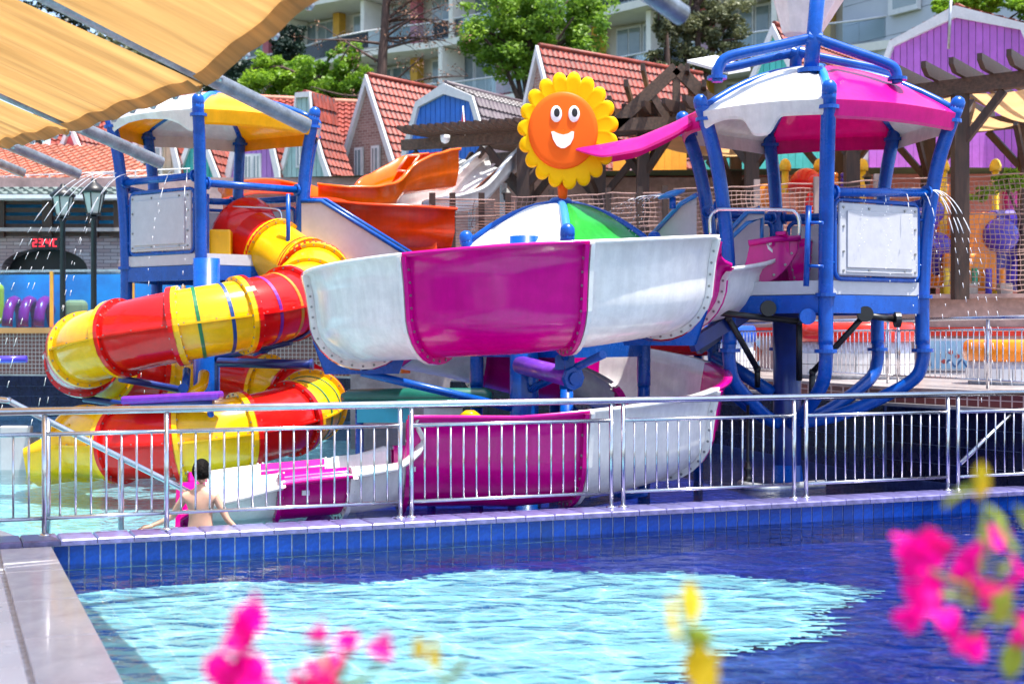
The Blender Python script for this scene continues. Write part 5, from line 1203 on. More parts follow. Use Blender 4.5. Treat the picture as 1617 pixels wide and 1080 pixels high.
# ---- street lamps at left
def lamp(px, ytop, ybot, Y, label):
    q = PX(px, Y, 1.0); t = thing('lamp_post', q, label, 'lamp', 'black lantern lamp posts')
    zt = EYE-(ytop-HY)/F*Y; zb = EYE-(ybot-HY)/F*Y; h = zt-zb
    m_ = MB(); m_.lathe(q, [(.12, 0), (.12, .1), (.07, .2), (.055, .6), (.05, zb-1.0-.1), (.08, zb-1.0-.05), (.05, zb-1.0)], 14); m_.build('post', M['black'], t)
    c = V(q.x, q.y, zb); w0, w1 = .12, .2
    m_ = MB(); m_.lathe(c, [(w0+.02, 0), (w0+.02, .03)], 6, sm=False); m_.build('lantern_base', M['black'], t)
    m_ = MB(); m_.lathe(c+V(0, 0, h*.60), [(w1+.03, 0), (w1+.05, .03), (w1*.75, h*.18), (w1*.45, h*.27), (.05, h*.31), (.05, h*.36), (.02, h*.4)], 12); m_.build('lantern_cap', M['black'], t)
    for k in range(6):
        a = R(60*k+30); m_ = MB(); m_.tube([c+V(math.cos(a)*w0, math.sin(a)*w0, .03), c+V(math.cos(a)*w1, math.sin(a)*w1, h*.6)], .012, 6); m_.build('lantern_bar', M['black'], t)
        b = R(60*k+90); m_ = MB(); s0, s1 = w0*.93, w1*.93
        m_.poly([c+V(math.cos(a)*s0, math.sin(a)*s0, .03), c+V(math.cos(b)*s0, math.sin(b)*s0, .03), c+V(math.cos(b)*s1, math.sin(b)*s1, h*.59), c+V(math.cos(a)*s1, math.sin(a)*s1, h*.59)]); m_.build('pane', M['lampglass'], t)
lamp(99, 290, 343, 27, 'black lantern lamp post, the left one, in front of the stone arch'); lamp(148, 282, 340, 26, 'black lantern lamp post, nearer and taller, just left of the left tower')
# ---- stone building with arch, wooden balcony, led sign
sb = thing('stone_building', V(-12, 33, 1.0), 'stacked stone wall with dark arch, wooden balcony rails and tiled eave at the left edge', 'building')
SY = 32.0
def xs(px): return (px-CX)/F*SY
def zs(py): return EYE-(py-HY)/F*SY
pts = [V(xs(-80), SY, 1.0), V(xs(2), SY, 1.0)]
ar = [V(lerp(xs(2), xs(138), .5)+ (xs(138)-xs(2))/2*math.cos(R(180-180*k/16)), SY, zs(425)+(zs(392)-zs(425))*math.sin(R(180*k/16))) for k in range(17)]
m_ = MB(); m_.prism([V(xs(-80), SY, 1.0)]+[V(xs(2), SY, 1.0)]+ar+[V(xs(138), SY, 1.0), V(xs(196), SY, 1.0), V(xs(196), SY, zs(366)), V(xs(-80), SY, zs(366))], (0, .5, 0)); m_.build('stone_wall', M['stonewall'], sb)
m_ = MB(); m_.box(V(xs(70), SY+.56, 2.6), (4.5, .06, 3.6)); m_.build('arch_shade_sheet', M['black'], sb)  # black sheet stands in for the shade inside the arch
for k in range(5):
    m_ = MB(); m_.box(V(xs(56), SY-.06, zs(320+12.5*k)), (xs(196)-xs(-80), .05, .10)); m_.build('balcony_slat', M['wood'], sb)
for px in (-40, 3, 78, 150, 190):
    m_ = MB(); m_.box(V(xs(px), SY-.12, zs(342)), (.22, .12, zs(308)-zs(374))); m_.build('balcony_post', M['wood'], sb)
m_ = MB(); m_.box(V(xs(58), SY+.5, zs(345)), (xs(196)-xs(-80), .2, .8)); m_.build('blue_back', M['poolwallblue'], sb)
m_ = MB(); m_.box(V(xs(56), SY+.0, zs(364)), (xs(196)-xs(-80), .6, .08)); m_.build('balcony_floor', M['deck'], sb)
# eave
def tiled(a, b, c, d, mt, par, nm='roof_tiles', cw=.22, rh=.30, amp=.03, flip=False, cs=4):
    """tile field over the quad a-b (eave) d-c (ridge)"""
    a, b, c, d = [Vector(q) for q in (a, b, c, d)]; n = (b-a).cross(d-a).normalized()
    if n.z < 0: n = -n
    Lw = max((b-a).length, (c-d).length); H = ((d-a).length+(c-b).length)/2; nr = max(2, int(H/rh)); nc = max(2, int(Lw/cw))
    m_ = MB()
    for j in range(nr):
        rows = []
        for e, lift in ((j/nr, .045), ((j+1.12)/nr if j < nr-1 else 1, .0)):
            rw = []
            for i in range(nc*cs+1):
                t = i/(nc*cs); ph = (i/cs+.12) % 1
                rw.append(lerp(lerp(a, b, t), lerp(d, c, t), min(1, e))+n*(lift+amp*(math.sin(2*PI*ph))))
            rows.append(rw)
        front = [q-n*(.05) for q in rows[0]]
        m_.grid([front, rows[0], rows[1]], sm=False)
    m_.v[:]; o = m_.build(nm, mt, par); o['kind'] = 'stuff'; return o
tiled(V(xs(-80), SY-.6, zs(312)), V(xs(200), SY-.6, zs(312)), V(xs(200), SY+.5, zs(293)), V(xs(-80), SY+.5, zs(293)), M['roofgreen'], sb)
m_ = MB(); m_.box(V(xs(58), SY-.1, zs(315)), (xs(200)-xs(-80), 1.1, .08)); m_.build('eave_board', M['trim'], sb)
# orange roofed building behind
ob = thing('orange_roof_building', V(-14, 36, 3), 'building with a long orange tiled roof at the far left', 'building')
tiled(P(-80, 292, 34), P(282, 300, 34), P(180, 232, 39.5), P(-80, 222, 39.5), M['roofbrick'], ob, cw=.26, rh=.34)
m_ = MB(); m_.prism([P(-80, 293, 34.1), P(282, 301, 34.1), P(180, 234, 39.6), P(-80, 224, 39.6)], (0, 0, -.15)); m_.build('roof_deck', M['roofdark'], ob)
m_ = MB(); m_.prism([P(-80, 293, 34.3), P(275, 300, 34.3), P(275, 360, 34.3), P(-80, 360, 34.3)], (0, 4, 0)); m_.build('wall', M['plaster'], ob)
for k in range(9):
    q = P(10+34*k, 292-1.5*k+4, 33.9); m_ = MB(); m_.box(q+V(0, 0, .1), (.03, .03, .35)); m_.build('roof_rail_post', M['trim'], ob)
for z in (.12, .25):
    m_ = MB(); m_.tube([P(-30, 297, 33.9)+V(0, 0, z), P(300, 283, 33.9)+V(0, 0, z)], .015, 6); m_.build('roof_rail', M['trim'], ob)
# led sign
ld = thing('led_sign', P(70, 383, 31.9), 'black digital sign with red digits above the arch at left', 'sign')
LYs = 31.8; LW = (93-49)/F*LYs; LH = (392-375)/F*LYs; lc = P(71, 383.5, LYs)
m_ = MB(); m_.box(lc+V(0, .06, 0), (LW, .1, LH)); m_.build('housing', M['black'], ld)
SEG = {'2': 'abged', '3': 'abgcd', '4': 'fgbc', 'C': 'afed', '.': 'p'}
def digit(ch, x, h=.155, w_=.075):
    m_ = MB(); t = .02; y = lc.y+.0; z = lc.z
    S = {'a': (0, h/2, w_, t), 'g': (0, 0, w_, t), 'd': (0, -h/2, w_, t), 'f': (-w_/2, h/4, t, h/2), 'b': (w_/2, h/4, t, h/2), 'e': (-w_/2, -h/4, t, h/2), 'c': (w_/2, -h/4, t, h/2), 'p': (0, -h/2, t, t)}
    for s in SEG[ch]:
        a = S[s]; m_.box(V(x+a[0], y, z+a[1]), (a[2], .02, a[3]))
    m_.build('digit', M['led'], ld)
for ch, x in zip('23.4C', (-.23, -.095, -.02, .07, .22)): digit(ch, lc.x+x)

# ================================================================= HOUSES
def house(name, label, px, py, Y, hw, H, L_, th, kind, wall, roof, planks=0, windows=(), zb=None, bw=.15, roof_sunlit=None, hrf=None, Hh=None):
    ap = P(px, py, Y); z0 = ap.z-H if zb is None else zb; H = ap.z-z0
    t = thing(name, V(ap.x, ap.y, z0), label, 'house'); c, s = math.cos(R(th)), math.sin(R(th))
    def W_(x, y, z): return V(ap.x+x*c+y*s, ap.y-x*s+y*c, z0+z)
    prof = {'gable': [(-hw, 0), (0, H), (hw, 0)], 'gambrel': [(-hw, 0), (-hw*.94, H*.35), (-hw*.63, H*.84), (0, H), (hw*.63, H*.84), (hw*.94, H*.35), (hw, 0)],
            'swept': [(-hw, 0), (-hw*.62, H*.35), (-hw*.30, H*.72), (-hw*.22, H), (hw*.22, H), (hw*.30, H*.72), (hw*.62, H*.35), (hw, 0)],
            'steep': [(-hw, 0), (0, H), (hw, 0)]}[kind]
    m_ = MB(); m_.prism([W_(x, .04, z) for x, z in prof], W_(0, .3, 0)-W_(0, 0, 0)); m_.build('wall', wall if not planks else M['trim'], t)
    def hz(x): 
        for (x0, y0), (x1, y1) in zip(prof, prof[1:]):
            if x0 <= x <= x1 and x1 > x0: return y0+(y1-y0)*(x-x0)/(x1-x0)
        return 0
    if planks:
        x = -hw+.02
        while x < hw-.02:
            x1 = min(x+planks-.018, hw-.02); pz = [(x, 0), (x1, 0), (x1, max(.02, hz(x1)-.04)), (x, max(.02, hz(x)-.04))]
            for bx, _ in prof[1:-1]:
                if x < bx < x1: pz = pz[:3]+[(bx, hz(bx)-.04)]+pz[3:]
            m_ = MB(); m_.prism([W_(q[0], 0, q[1]) for q in pz], W_(0, .035+random.uniform(0, .006), 0)-W_(0, 0, 0)); m_.build('plank', wall, t); x += planks
    for (x0, y0), (x1, y1) in zip(prof, prof[1:]):
        m_ = MB(); d = Vector((x1-x0, y1-y0)).normalized(); nx, nz = -d.y, d.x
        q = [(x0-d.x*.02, y0), (x1+d.x*.02, y1), (x1-nx*bw+d.x*.0, y1-nz*bw), (x0-nx*bw, y0-nz*bw)]
        if name_swept := (kind == 'swept' and abs(y1-y0) < .01): q = [(x0-.08, y0+.06), (x1+.08, y1+.06), (x1, y1-bw), (x0, y1-bw)]
        # mitre: use vertical cut pieces for a clean joint
        q = [(x0, y0+.06), (x1, y1+.06), (x1*(1-bw/hw*.9) if abs(x1) > .01 else 0, y1-bw*(1.5 if abs(x1) < .01 else .55)), (x0*(1-bw/hw*.9) if abs(x0) > .01 else 0, y0-bw*(1.5 if abs(x0) < .01 else .55) if y0 > 0 else 0)]
        m_.prism([W_(a, -.10, b) for a, b in q], W_(0, .15, 0)-W_(0, 0, 0)); m_.build('barge_board', M['trim'], t)
    for (x0, y0), (x1, y1) in zip(prof, prof[1:]):
        if x1 <= 0 and kind != 'swept' and th > 5 and False: continue
        if abs(x1-x0) < .01: continue
        rf = roof if not (roof_sunlit and abs(y1-y0) < abs(x1-x0)) else roof_sunlit
        if y0 > y1: a, b, c_, d_ = W_(x1, .0, y1), W_(x1, L_, y1), W_(x0, L_, y0), W_(x0, .0, y0)
        else: a, b, c_, d_ = W_(x0, L_, y0), W_(x0, .0, y0), W_(x1, .0, y1), W_(x1, L_, y1)
        m_ = MB(); up = V(0, 0, .05); m_.prism([a+up, b+up, c_+up, d_+up], (0, 0, -.12)); m_.build('roof_slope', M['roofdark'], t)
        tiled(a+up, b+up, c_+up, d_+up, rf, t, cw=.19, rh=.26, amp=.022, cs=3)
    mx = max(prof, key=lambda q: q[1]); m_ = MB(); m_.tube([W_(0, .02, H+.08), W_(0, L_, H+.08)], .07, 8); m_.build('ridge_tiles', roof, t)
    for wx, wz, ww, wh in windows:
        m_ = MB(); m_.box(W_(wx, -.03, wz), (ww, .08, wh), rz=-R(th)); f_ = m_.build('window_frame', M['trim'], t)
        nmu = 2 if ww > .5 else 1
        for k in range(nmu):
            cx_ = wx+(k-(nmu-1)/2)*(ww/nmu); m_ = MB(); m_.box(W_(cx_, -.075, wz), (ww/nmu-.11, .02, wh-.14), rz=-R(th)); m_.build('pane', M['glassd'], f_)
            m_ = MB(); m_.box(W_(cx_, -.088, wz), (.03, .02, wh-.14), rz=-R(th)); m_.build('glazing_bar', M['trim'], f_)
    return t
ZT = 5.45
house('gable_house', 'narrow brick gable house with two slim white windows behind the orange slide', 580, 122, 40, 1.45, 3.5, 3.4, 38, 'gable', M['brick'], M['roofred'], windows=((-.3, .95, .30, 1.0), (.35, .95, .30, 1.0)), zb=5.5)
house('gambrel_house', 'blue plank gambrel house with dark roof left of the sun sign', 703, 136, 37.3, 1.45, 3.4, 4.4, 33, 'gambrel', M['wblue'], M['roofdark'], planks=.16, zb=5.6, roof_sunlit=mat('sunlit_roof_tile', (.34, .31, .30), rough=.5, var=.3))  # paler tile on the flatter slopes: high sun painted into the roof colour
house('gable_house', 'tall brick gable house with long red roof behind the sun sign', 850, 76, 39, 1.5, 4.2, 6.6, 50, 'gable', M['brick'], M['roofred'], windows=((0, .9, .4, .9),), zb=5.4)
house('gable_house', 'teal plank gable house behind the white half of the right canopy', 1222, 42, 36, 2.0, 3.9, 6.4, 38, 'gable', M['wteal'], M['roofred'], planks=.17, zb=ZT)
house('gambrel_house', 'large purple plank gambrel house at the top right with a steel pipe on its front', 1510, 14, 34, 2.6, 4.0, 6.5, 38, 'gambrel', M['wpurple'], M['roofred'], planks=.17, zb=ZT-.0, windows=((-1.75, .55, .5, .7),))
house('pale_gable_house', 'pale blue narrow house with a flat white chimney like top behind the left tower', 480, 150, 39, 1.05, 2.8, 1.2, 25, 'swept', M['wmint'], M['roofred'], planks=.16, windows=((.05, 1.15, .55, .8),), zb=5.5)
house('small_gambrel_house', 'small lilac gambrel dormer with white window behind the left tower', 400, 196, 39.4, .88, 1.9, 1.0, 18, 'gambrel', M['wlilac'], M['roofred'], planks=.16, windows=((.0, .85, .52, .85),), zb=5.4, bw=.16)
house('small_gable_house', 'small teal gable dormer behind the front post of the left tower', 312, 190, 39.4, .85, 2.0, 1.0, 16, 'gable', M['wteal'], M['roofred'], planks=.15, windows=((-.0, .7, .18, .8),), zb=5.6, bw=.15)
house('small_gambrel_house', 'small cream dormer with white window left of the left tower', 244, 190, 39.6, .85, 2.0, 1.0, 16, 'gambrel', M['wcream'], M['roofred'], planks=.17, windows=((0, .9, .5, .85),), zb=5.6, bw=.16)
house('small_gable_house', 'small pink gable dormer on the dark red roof at the far left', 112, 196, 39.6, .78, 1.5, 1.0, 20, 'gable', M['wpink'], M['roofred'], planks=.3, zb=5.95, bw=.13)
house('small_gable_house', 'tiny red roofed dormer with white windows left of the left tower', 190, 234, 38.9, .75, .5, 1.4, 14, 'gable', M['trim'], M['roofbrick'], zb=6.3, bw=.1)
lr = thing('long_roof_building', V(-10, 41, 5.4), 'long building with dark red tiled roof carrying the coloured dormers at left', 'building')
tiled(P(80, 290, 40), P(690, 302, 40), P(690, 168, 44), P(80, 138, 44), M['roofred'], lr, cw=.2, rh=.27)
m_ = MB(); m_.prism([P(80, 291, 40.1), P(690, 303, 40.1), P(690, 170, 44.2), P(80, 140, 44.2)], (0, 0, -.15)); m_.build('roof_deck', M['roofdark'], lr)
m_ = MB(); m_.prism([P(80, 292, 40.3), P(690, 303, 40.3), P(690, 330, 40.3), P(80, 330, 40.3)], (0, 4, 0)); m_.build('wall', M['plaster'], lr)
m_ = MB(); m_.tube([P(80, 138, 44), P(690, 168, 44)], .09, 8); m_.build('ridge_tiles', M['roofbrick'], lr)
for px, w_ in ((176, .3), (208, .3)):
    q = P(px, 262, 38.85); m_ = MB(); m_.box(q, (.42, .06, .75)); f_ = m_.build('window_frame', M['trim'], lr); m_ = MB(); m_.box(q+V(0, -.035, 0), (.28, .02, .6)); m_.build('pane', M['glassd'], f_)
# yellow wall behind the pergola
yb = thing('yellow_building', P(1030, 300, 33.6), 'bright amber yellow wall with a white window under the pergola', 'building')
x0 = 968
while x0 < 1082:
    m_ = MB(); a, b = P(x0, 292, 33.6), P(x0+11.3, 236, 33.6); m_.box((a+b)/2, (abs(b.x-a.x), .1, b.z-a.z)); m_.build('plank', M['wyellow'], yb); x0 += 11.6
m_ = MB(); m_.box((P(1012, 272, 33.5)), (.56, .06, .62)); f_ = m_.build('window_frame', M['trim'], yb)
for dx_ in (-.12, .12): m_ = MB(); m_.box(P(1012, 272, 33.46)+V(dx_, 0, 0), (.2, .03, .5)); m_.build('pane', M['glassd'], f_)
m_ = MB(); m_.box(P(1024, 240, 34.5), (2.6, 1.6, .1)); m_.build('roof', M['roofred'], yb)
# wide lower walls under the teal and purple houses
for nm, px0, px1, y0, y1, Y, mt, lb in (('teal_annex', 1105, 1345, 232, 288, 33.9, 'wteal', 'low teal plank wall under the pergola behind the red play domes'), ('purple_annex', 1372, 1660, 205, 268, 33.4, 'wpurple', 'low purple plank wall with white base behind the pergola posts at right')):
    t = thing(nm, P((px0+px1)/2, y1, Y), lb, 'building'); x0 = px0
    while x0 < px1:
        m_ = MB(); a, b = P(x0, y1, Y), P(x0+11.2, y0, Y); m_.box((a+b)/2, (b.x-a.x, .1+random.uniform(0, .012), b.z-a.z)); m_.build('plank', M[mt], t); x0 += 11.6
    m_ = MB(); a, b = P(px0, y1+14, Y), P(px1+8, y1, Y); m_.box((a+b)/2, (b.x-a.x, .16, b.z-a.z)); m_.build('base_band', M['trim'], t)
    m_ = MB(); a, b = P(px0, y1, Y+1), P(px1+8, y0, Y+1); m_.box((a+b)/2, (b.x-a.x, 1.7, b.z-a.z)); m_.build('body', M['trim'], t)
m_ = MB(); m_.tube([P(1502, -8, 33.5), P(1498, 78, 33.5)], .035, 8); o = m_.build('wall_pipe', M['galv'], origin=P(1498, 78, 33.5)); tag(o, 'thin steel pipe on the front of the purple house', 'pipe')
for k in range(1): m_ = MB(); m_.box(P(1358, 245, 33.6), (.5, .1, .9)); o = m_.build('end_panel', M['trim'], t)

# ================================================================= HOTEL
HT = thing('hotel', V(2, 72, 8), 'long white hotel with curved balconies and ochre panels behind the trees', 'building')
hd = V(9.5, -8, 0).normalized(); hn = V(-hd.y, hd.x, 0)
def hpnt(s, off, z): return V(-11.7, 80, 0)+hd*s+hn*off+V(0, 0, z)
hn = V(hd.y*-1, hd.x, 0)                               # away from the camera
S0, S1 = -14.0, 36.5; floors = (9.7, 12.9, 16.1, 19.3, 22.5, 25.7)
rnd_ = random.Random(3)
for fi, z in enumerate(floors):
    m_ = MB(); n = 26; poly = []
    fr_ = [hpnt(lerp(S0, S1, k/n), -1.5-.8*max(0, math.sin(k/n*2*PI*2.5+fi*.8)), z) for k in range(n+1)]
    bk_ = [hpnt(S1, 4, z), hpnt(S0, 4, z)]
    m_.prism((fr_+bk_)[::-1], (0, 0, .34)); m_.build('balcony_slab', M['plaster'], HT)
    m_ = MB()
    for k in range(n): m_.bar(fr_[k]+V(0, 0, .85)+hn*.1, fr_[k+1]+V(0, 0, .85)+hn*.1, .03, .8)
    m_.build('glass_balustrade', M['glassclear'], HT)
    m_ = MB(); m_.tube([q+V(0, 0, 1.3)+hn*.1 for q in fr_], .045, 6); m_.build('balustrade_rail', M['trim'], HT)
    s = S0; k = 0
    while s < S1:
        ww = 1.5
        if k % 4 == 3:
            m_ = MB(); m_.bar(hpnt(s+.45, -.1, z+1.75), hpnt(s+.95, -.1, z+1.75), .5, 2.85); m_.build('coloured_pillar', M['ochre'] if rnd_.random() < .6 else M['rose'], HT); s += 1.4
        else:
            m_ = MB(); m_.bar(hpnt(s+.03, .3, z+1.7), hpnt(s+ww-.03, .3, z+1.7), .1, 2.7); f_ = m_.build('window', M['trim'], HT)
            m_ = MB(); m_.bar(hpnt(s+.12, .235, z+1.72), hpnt(s+ww/2-.04, .235, z+1.72), .03, 2.45); m_.bar(hpnt(s+ww/2+.04, .235, z+1.72), hpnt(s+ww-.12, .235, z+1.72), .03, 2.45); m_.build('pane', M['glassd'], f_)
            s += ww
        k += 1
    for k in range(8):
        s = S0+6.3*k+fi*.7; m_ = MB(); m_.box(hpnt(s, -.7, z+1.75), (.25, 1.7, 2.82), rz=math.atan2(hd.y, hd.x)); m_.build('party_wall', M['plaster'], HT)
m_ = MB(); m_.prism([hpnt(S0, .5, 5), hpnt(S1, .5, 5), hpnt(S1, 12, 5), hpnt(S0, 12, 5)], (0, 0, 25)); m_.build('main_wall', M['plaster'], HT)
hb = thing('hotel_wing', V(14, 55, 8), 'pale grey clad hotel wing with one white window at the top right', 'building')
a, b = P(1335, 0, 58), P(1640, 0, 50); a.z = b.z = 0; d_ = (b-a).normalized()
m_ = MB(); z = 7
while z < 22: m_.bar(a+V(0, 0, z+.4), b+V(0, 0, z+.4), .3, .78); z += .8
m_.build('cladding', M['hotelwall'], hb)
m_ = MB(); m_.prism([a+V(0, .2, 7), b+V(0, .2, 7), b+V(3, 10, 7), a+V(3, 10, 7)], (0, 0, 15)); m_.build('body', M['hotelwall'], hb)
q = P(1428, 2, 54.9); m_ = MB(); m_.bar(q-d_*.75+V(0, 0, .4), q+d_*.75+V(0, 0, .4), .2, 1.7); f_ = m_.build('window_frame', M['trim'], hb); m_ = MB(); m_.bar(q-d_*.6+V(0, -.1, .45), q+d_*.6+V(0, -.1, .45), .1, 1.4); m_.build('pane', M['glassd'], f_)

# ================================================================= TREES
def leaves(mb, c, r, n, size, rnd, flat=.75):
    for _ in range(n):
        while True:
            p = V(rnd.uniform(-1, 1), rnd.uniform(-1, 1), rnd.uniform(-1, 1)); l = p.length
            if .25 < l <= 1: break
        p = V(p.x*r[0], p.y*r[1], p.z*r[2])
        a = V(rnd.gauss(0, 1), rnd.gauss(0, 1), rnd.gauss(0, flat)).normalized(); b = a.cross(V(rnd.gauss(0, 1), rnd.gauss(0, 1), rnd.gauss(0, 1))).normalized()
        s = size*rnd.uniform(.6, 1.3); q = c+p; i = len(mb.v)
        mb.v += [q-a*s, q+b*s*.45, q+a*s, q-b*s*.45]; mb.f.append([i, i+1, i+2, i+3]); mb.sm.append(False)
def tree(name, label, base, clumps, lm, n, size, seed, trunk_r=.25, top=None, group=None, tm=None, spread=1.0):
    rnd = random.Random(seed); t = thing(name, base, label, 'tree', group)
    tp = top or (sum([c for c, r in clumps], V(0, 0, 0))/len(clumps)); mid = lerp(base, tp, .5)+V(rnd.uniform(-.3, .3), 0, 0)
    m_ = MB(); pts = catmull([base+V(0, 0, -.5), lerp(base, mid, .6), mid, tp], 5); m_.tube(pts, [lerp(trunk_r, trunk_r*.3, i/(len(pts)-1)) for i in range(len(pts))], 9)
    for c, r in clumps:
        for _ in range(2):
            q = pts[rnd.randint(len(pts)//2, len(pts)-2)]; e = c+V(rnd.uniform(-.6, .6)*r[0], rnd.uniform(-.6, .6)*r[1], rnd.uniform(-.2, .6)*r[2]); mm = lerp(q, e, .5)+V(0, 0, .15*(e-q).length)
            m_.tube(catmull([q, mm, e], 4), [trunk_r*.38*(1-i/9)+.012 for i in range(9)], 6)
    m_.build('trunk', tm or M['bark'], t)
    m_ = MB(); tot = sum(r[0]*r[1]*r[2] for c, r in clumps)
    for c, r in clumps:
        k = int(n*r[0]*r[1]*r[2]/tot)
        sub = max(5, int(10*spread)); 
        for _ in range(sub*2):
            d = V(rnd.gauss(0, 1), rnd.gauss(0, 1), rnd.gauss(0, 1)).normalized()*rnd.uniform(.45, 1.0)
            cc = c+V(d.x*r[0], d.y*r[1], d.z*r[2]); f_ = rnd.uniform(.22, .42); leaves(m_, cc, (r[0]*f_, r[1]*f_, r[2]*f_*.8), k//(sub*2), size, rnd)
    o = m_.build('crown', lm, t); return t
def cl(px, py, Y, rx, ry, rz): return (P(px, py, Y), (rx, ry, rz))
tree('green_tree', 'large bright green leafy tree in front of the hotel above the blue house', PX(850, 50, 6), [cl(800, 40, 50, 1.7, 1.5, 1.4), cl(870, 20, 50, 1.8, 1.5, 1.3), cl(930, 50, 50, 1.0, 1.2, 1.5), cl(850, 75, 50, 1.8, 1.5, 1.1), cl(900, 105, 50, 1.2, 1.3, .9), cl(765, 60, 50, .9, 1, .9), cl(810, 110, 50, .9, 1, .7), cl(780, 5, 50, 1.2, 1, .8)], M['leaf2'], 20000, .10, 1, .3)
tree('green_shrub_tree', 'bright yellow green bushy tree above the long red roof', PX(480, 48, 6), [cl(425, 130, 48, .9, .8, .8), cl(460, 115, 48, 1.0, .8, .7), cl(500, 135, 48, 1.1, .8, .7), cl(545, 125, 48, .9, .8, .8), cl(420, 105, 48, .5, .5, .5), cl(545, 85, 48, .5, .5, .5), cl(580, 150, 48, .6, .6, .5)], M['leaf1'], 17000, .085, 2, .15)
tree('dark_conifer', 'dark green conifer beside the tan sail', PX(445, 53, 6), [cl(450, 75, 53, .7, .7, 1.0), cl(470, 55, 53, .4, .5, .4), cl(440, 110, 53, .8, .7, .6)], M['leaf3'], 6500, .09, 3, .2)
for k, (px, py, lb) in enumerate(((60, 22, 'dark tree seen above the sail at the top left corner'), (180, 70, 'dark green tree seen between the sail strips'), (250, 110, 'dark bushy tree behind the white left canopy'), (350, 118, 'dark tree with grey branches right of the left canopy'))):
    tree('dark_tree', lb, PX(px, 56+k, 6), [cl(px, py+20, 56+k, 2.0, 1.5, 1.3), cl(px+25, py+50, 56+k, 1.5, 1.2, 1.0), cl(px-30, py+55, 56+k, 1.5, 1.2, 1.2)], M['leaf3'] if k != 1 else M['leaf4'], 7000, .12, 10+k, .25, group='dark trees behind the sail')
tree('spruce_tree', 'brownish green spruce with thick trunk in front of the hotel right of the big tree', PX(1098, 46, 6), [cl(1098, 10, 46, 1.2, 1, 1.0), cl(1150, 60, 46, .9, .8, .6), cl(1075, 60, 46, .5, .6, .9), cl(1160, 20, 46, .7, .7, .5), cl(1120, 95, 46, 1.1, .9, .5), cl(1060, 110, 46, .5, .5, .4)], M['leaf4'], 13000, .075, 5, .22, top=P(1100, -60, 46))
tree('spruce_tree', 'thin trunk tree just left of the brownish spruce', PX(1046, 45.5, 6), [cl(1046, 40, 45.5, .35, .4, .9), cl(1035, 95, 45.5, .4, .4, .4)], M['leaf4'], 2500, .07, 6, .2, top=P(1048, -20, 45.5))
tree('corner_tree', 'green tree top above the purple house at the top right corner', PX(1560, 42, 6), [cl(1500, 8, 42, .5, .5, .3), cl(1560, 2, 42, .9, .6, .3), cl(1620, 12, 42, .6, .5, .35)], M['leaf1'], 6000, .075, 7, .15)
tree('shrub', 'pale leafy climbing plant on the net at the right edge', P(1610, 300, 25.2), [cl(1600, 285, 25.2, .35, .3, .2), cl(1570, 300, 25.2, .3, .2, .12), cl(1545, 312, 25.2, .2, .2, .08)], M['leaf1'], 1300, .05, 8, .03)
# bare tree
bt = thing('bare_tree', PX(600, 47, 6), 'bare tree with dark trunk and dry brown twigs in front of the hotel', 'tree')
m_ = MB(); tp = catmull([PX(601, 47, 6), P(603, 120, 47), P(607, 50, 47), P(612, -40, 47)], 6); m_.tube(tp, [.2-.005*i for i in range(len(tp))], 9)
rb_ = random.Random(12); tw = MB(); lv = MB()
for k in range(22):
    s = tp[rb_.randint(5, len(tp)-2)]; sd = 1 if rb_.random() < .8 else -1
    e = s+V(sd*rb_.uniform(.6, 2.9), rb_.uniform(-.8, .8), rb_.uniform(-.3, 1.3)); br = catmull([s, lerp(s, e, .5)+V(0, 0, rb_.uniform(-.25, .2)), e], 5); m_.tube(br, [.055-.004*i for i in range(len(br))], 6)
    for j in range(9):
        q = br[rb_.randint(3, len(br)-1)]; e2 = q+V(rb_.uniform(-.6, .8), rb_.uniform(-.4, .4), rb_.uniform(-.5, .4)); tw.tube([q, lerp(q, e2, .5)+V(0, 0, .06), e2], [.014, .01, .004], 4); leaves(lv, e2, (.22, .2, .18), 9, .05, rb_)
m_.build('trunk', M['bark'], bt); tw.build('twigs', M['bark'], bt)['kind'] = 'stuff'; lv.build('dead_leaves', M['twig'], bt)

